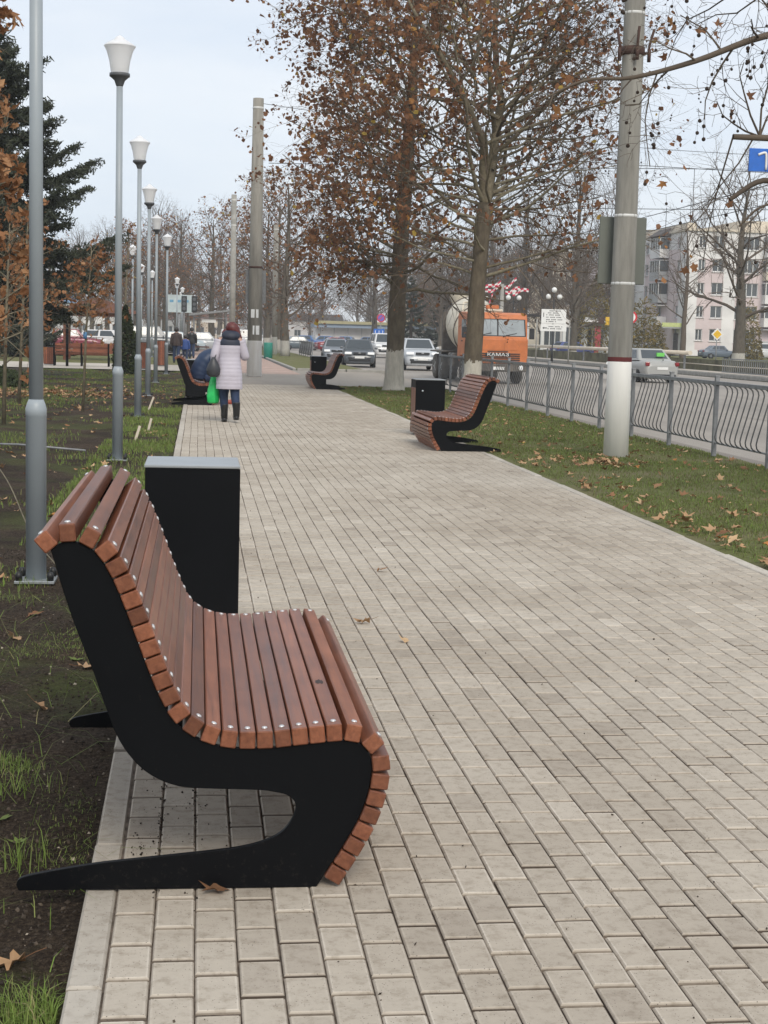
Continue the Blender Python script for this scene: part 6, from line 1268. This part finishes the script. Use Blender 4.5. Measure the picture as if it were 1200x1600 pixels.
# small broad-leaved weeds
for (cx, cy, s) in ((-.60,4.75,.032),(-.52,4.55,.024),(-.70,4.2,.032),(-.55,7.2,.035)):
    mb = MB(); z0 = float(soil_z(cx, cy))
    for k in range(9):
        a = k*2.4+rng.normal(0, .3); l = s*rng.uniform(.7, 1.4); d = np.array([math.cos(a), math.sin(a), .35]); q = np.array([-math.sin(a), math.cos(a), 0])*l*.26; b0 = np.array([cx, cy, z0])
        mb.add([b0, b0+d*l*.5+q, b0+d*l, b0+d*l*.5-q], [(0,1,2),(0,2,3)], 0, rng.uniform(.35, .6))
    tag(mb.build('weed_plant', 'grass'), 'small broad-leaved weed in the soil at x %.2f' % cx if False else {-.60:'low rosette weed in the soil behind the bench foot',-.52:'smaller rosette weed nearest the bench back',-.70:'rosette weed by the left edge of the photo',-.55:'small weed in the soil beside the bench back'}[cx], 'weed')
# soil crumbs and pale bits
mb = MB(); n = 24000; y = 3+8*rng.random(n)**1.5; x = -.30-1.7*rng.random(n); ov = np.array([(1,0,0),(-1,0,0),(0,1,0),(0,-1,0),(0,0,.8),(0,0,-.8)])*.5; of = [(0,2,4),(2,1,4),(1,3,4),(3,0,4),(2,0,5),(1,2,5),(3,1,5),(0,3,5)]
M['crumb'] = tone_mat('soil_crumb', [(0, (.022,.017,.013)), (.7, (.065,.05,.038)), (.93, (.12,.095,.07)), (.96, (.26,.22,.165)), (1, (.36,.31,.24))], .95)
scatter(mb, ov*rng.uniform(.7, 1.3, (6, 3)), of, np.stack([x, y, soil_z(x, y)+.002], 1), .003+.015*rng.random(n)**3.5, rand_rot(rng, n), np.where(rng.random(n) < .022, 1., rng.uniform(0, .9, n))); tag(mb.build('soil_crumbs', 'crumb'), 'crumbs of dark soil and pale grit', 'soil', kind='stuff')
# dirt spilled over the pavers under the bench
mb = MB(); n = 2200; x = PX0+.02+np.abs(rng.normal(0, .16, n)); y = 3.9+1.9*rng.random(n); m = (x < .3) & ((rng.random(n) < .07) | (np.abs(((x-PX0)/PW+.5) % 1-.5) < .09) | ((vnoise(x*3, y, 3, 8) > .70) & (rng.random(n) < .5))); x, y = x[m], y[m]; n = len(x)
scatter(mb, ov, of, np.stack([x, y, x*0+.002], 1), .0025+.008*rng.random(n)**2.5, rand_rot(rng, n), rng.uniform(0, .6, n)); tag(mb.build('soil_crumbs', 'crumb'), 'soil crumbs spilled on the pavers under the bench', 'soil', kind='stuff')
# twigs and stakes on the soil bed
tag(MB().tube(smooth([(-1.75,12.6,.55),(-1.35,11.2,.38),(-1.05,10.1,.12),(-.72,9.2,-.04)], 8), .0045, 5).build('twig', 'branch'), 'long thin pale twig arching over the soil behind the nearest lamp', 'twig')
for (x0, y0, dx, h, lb) in ((-.82,21.4,.10,.24,'short wooden peg leaning in the grass'),(-.72,23.6,.08,.22,'second short wooden peg leaning in the grass'),(-.88,29.5,.12,.3,'wooden peg beside the bench where someone sits')):
    tag(MB().box((x0, y0, h/2-.08), (.035, .02, h), ry=dx*3).build('wooden_peg', 'creamwall'), lb, 'peg')
tag(MB().tube([(-3.2,19.8,.0),(-2.2,19.4,.02),(-1.35,19.0,-.01)], .014, 6).build('stick', 'galv'), 'grey stick lying on the soil left of the second lamp', 'stick')
# bits blown over the pavers
mb = MB(); n = 900; y = 3+26*rng.random(n)**1.4; x = rng.uniform(PX0, PX1, n); scatter(mb, ov*np.array([1,1,.5]), of, np.stack([x, y, x*0+.002], 1), .003+.011*rng.random(n)**2.5, rand_rot(rng, n), rng.uniform(0, .9, n)); tag(mb.build('path_debris', 'crumb'), 'small dark bits of debris on the pavers', 'debris', kind='stuff')
# ---------------------------------------------------------------- distant trees closing the horizon, and the hazy air
rg = np.random.default_rng(77); i = 0
WORDS = ['leaning', 'twiggy', 'slim', 'broad', 'dense', 'open', 'tall', 'small', 'forked', 'ragged']
PLACE = [(-60,210,'left edge of the street'),(-44,230,'left lawn'),(-33,215,'spruce'),(-24,205,'gazebo'),(-17,215,'park bench'),(-11,225,'lamp row'),(-5,235,'bus shelter'),(-2,260,'path end'),(3,250,'thin concrete pole'),(9,270,'far fence'),(13,285,'red saloon'),(19,300,'market roofs'),(23,280,'cream block'),(30,270,'straight plane'),(35,260,'lane sign'),(31,215,'cement drum'),(36,210,'truck cab'),(40,205,'striped banners'),(44,200,'globe lamps'),(48,198,'direction sign'),(52,205,'low shop'),(47,230,'beige pipe'),(41,240,'truck roof'),(66,262,'right pole'),(90,240,'apartment roof'),(110,230,'right edge')]
for (x, y, w1) in PLACE:
    for k in range(2):
        dup(bt[(i*7) % 4 if (i*7) % 4 != 2 else 1], (x+rg.normal(0, 2.), y+rg.normal(0, 8)+k*30, -.15), rg.uniform(0, 6.28), '%s bare tree in the %s row behind the %s' % (WORDS[(i*3+k) % 10], ('nearer', 'farther')[k], w1), rg.uniform(.8, 1.15) if 25 < x < 70 or -15 < x < 4 else rg.uniform(.6, .9)); i += 1
for k, (x, y) in enumerate(((27,172),(30,180),(33.5,176),(37,184),(40,178),(43.5,190),(46.5,184),(34,195),(-4.5,172),(-7.5,178),(-10.5,182),(-2.2,190))):
    dup(bt[3], (x, y, -.15), k*1.7, 'bare poplar number-free %d' % k if False else '%s bare poplar in the brown thicket behind the %s' % (WORDS[k % 10], ('cement drum','truck cab','striped banners','truck roof','globe lamps','direction sign','low shop','forked trunk','lamp row','thuja column','gazebo','bus shelter')[k]), (.62,.7,.8)[k % 3])
def far_house(label, x, y, w_, h, mats_, rh):
    t = thing('distant_house', label, 'building', (0, 0, 0), 0, 'houses closing the end of the street'); op = [(1.2+k*3.2, 2.7+k*3.2, 1.0+f*2.9, 2.4+f*2.9) for k in range(int((w_-1.5)/3.2)) for f in range(max(1, int(h/3)))]
    facade(t, (x, y, -.1), (1,0,0), w_, h, op, mats_)
    MB().add([(x-.3,y-.3,h-.1),(x+w_+.3,y-.3,h-.1),(x+w_+.3,y+8,h-.1),(x-.3,y+8,h-.1),(x-.3,y+4,h+rh),(x+w_+.3,y+4,h+rh)], [(0,1,5,4),(2,3,4,5),(1,2,5),(3,0,4),(0,3,2,1)]).build('roof', ('roofdark','brownroof')[int(abs(x)) % 2], t)
for (x, y, w_, h, mt, rh, lb) in ((-62,300,16,4.2,2,1.6,'cream house far left behind the spruce'),(-40,290,14,4.5,3,1.6,'grey house behind the gazebo'),(-24,300,12,4.0,1,1.5,'pale house behind the lamp row'),(-11,310,9,3.8,3,1.4,'grey house at the end of the path'),(-1.5,320,9,3.8,2,1.4,'cream house left of the far island'),(8.8,335,10,4.2,3,1.4,'grey house at the end of the road'),(20,345,12,4.4,1,1.5,'pale house behind the market roofs'),(53,330,16,5.0,3,1.6,'grey house behind the truck'),(74,330,18,5.2,2,1.6,'cream house behind the beige block')): far_house(lb, x, y, w_, h, mt, rh)
# closed box of faintly hazy air round everything
hz = MB().box((50, 420, 13.0), (920, 980, 28.6)).build('haze', [], None); hz.data.materials.clear()
m = bpy.data.materials.new('pale_haze'); m.use_nodes = True; nt = m.node_tree; nt.nodes.remove(nt.nodes['Principled BSDF'])
pv = N(nt, 'ShaderNodeVolumePrincipled'); pv.inputs['Color'].default_value = (.92,.95,1,1); pv.inputs['Density'].default_value = .00055; nt.links.new(pv.outputs[0], nt.nodes['Material Output'].inputs['Volume'])
hz.data.materials.append(m); hz['kind'] = 'stuff'
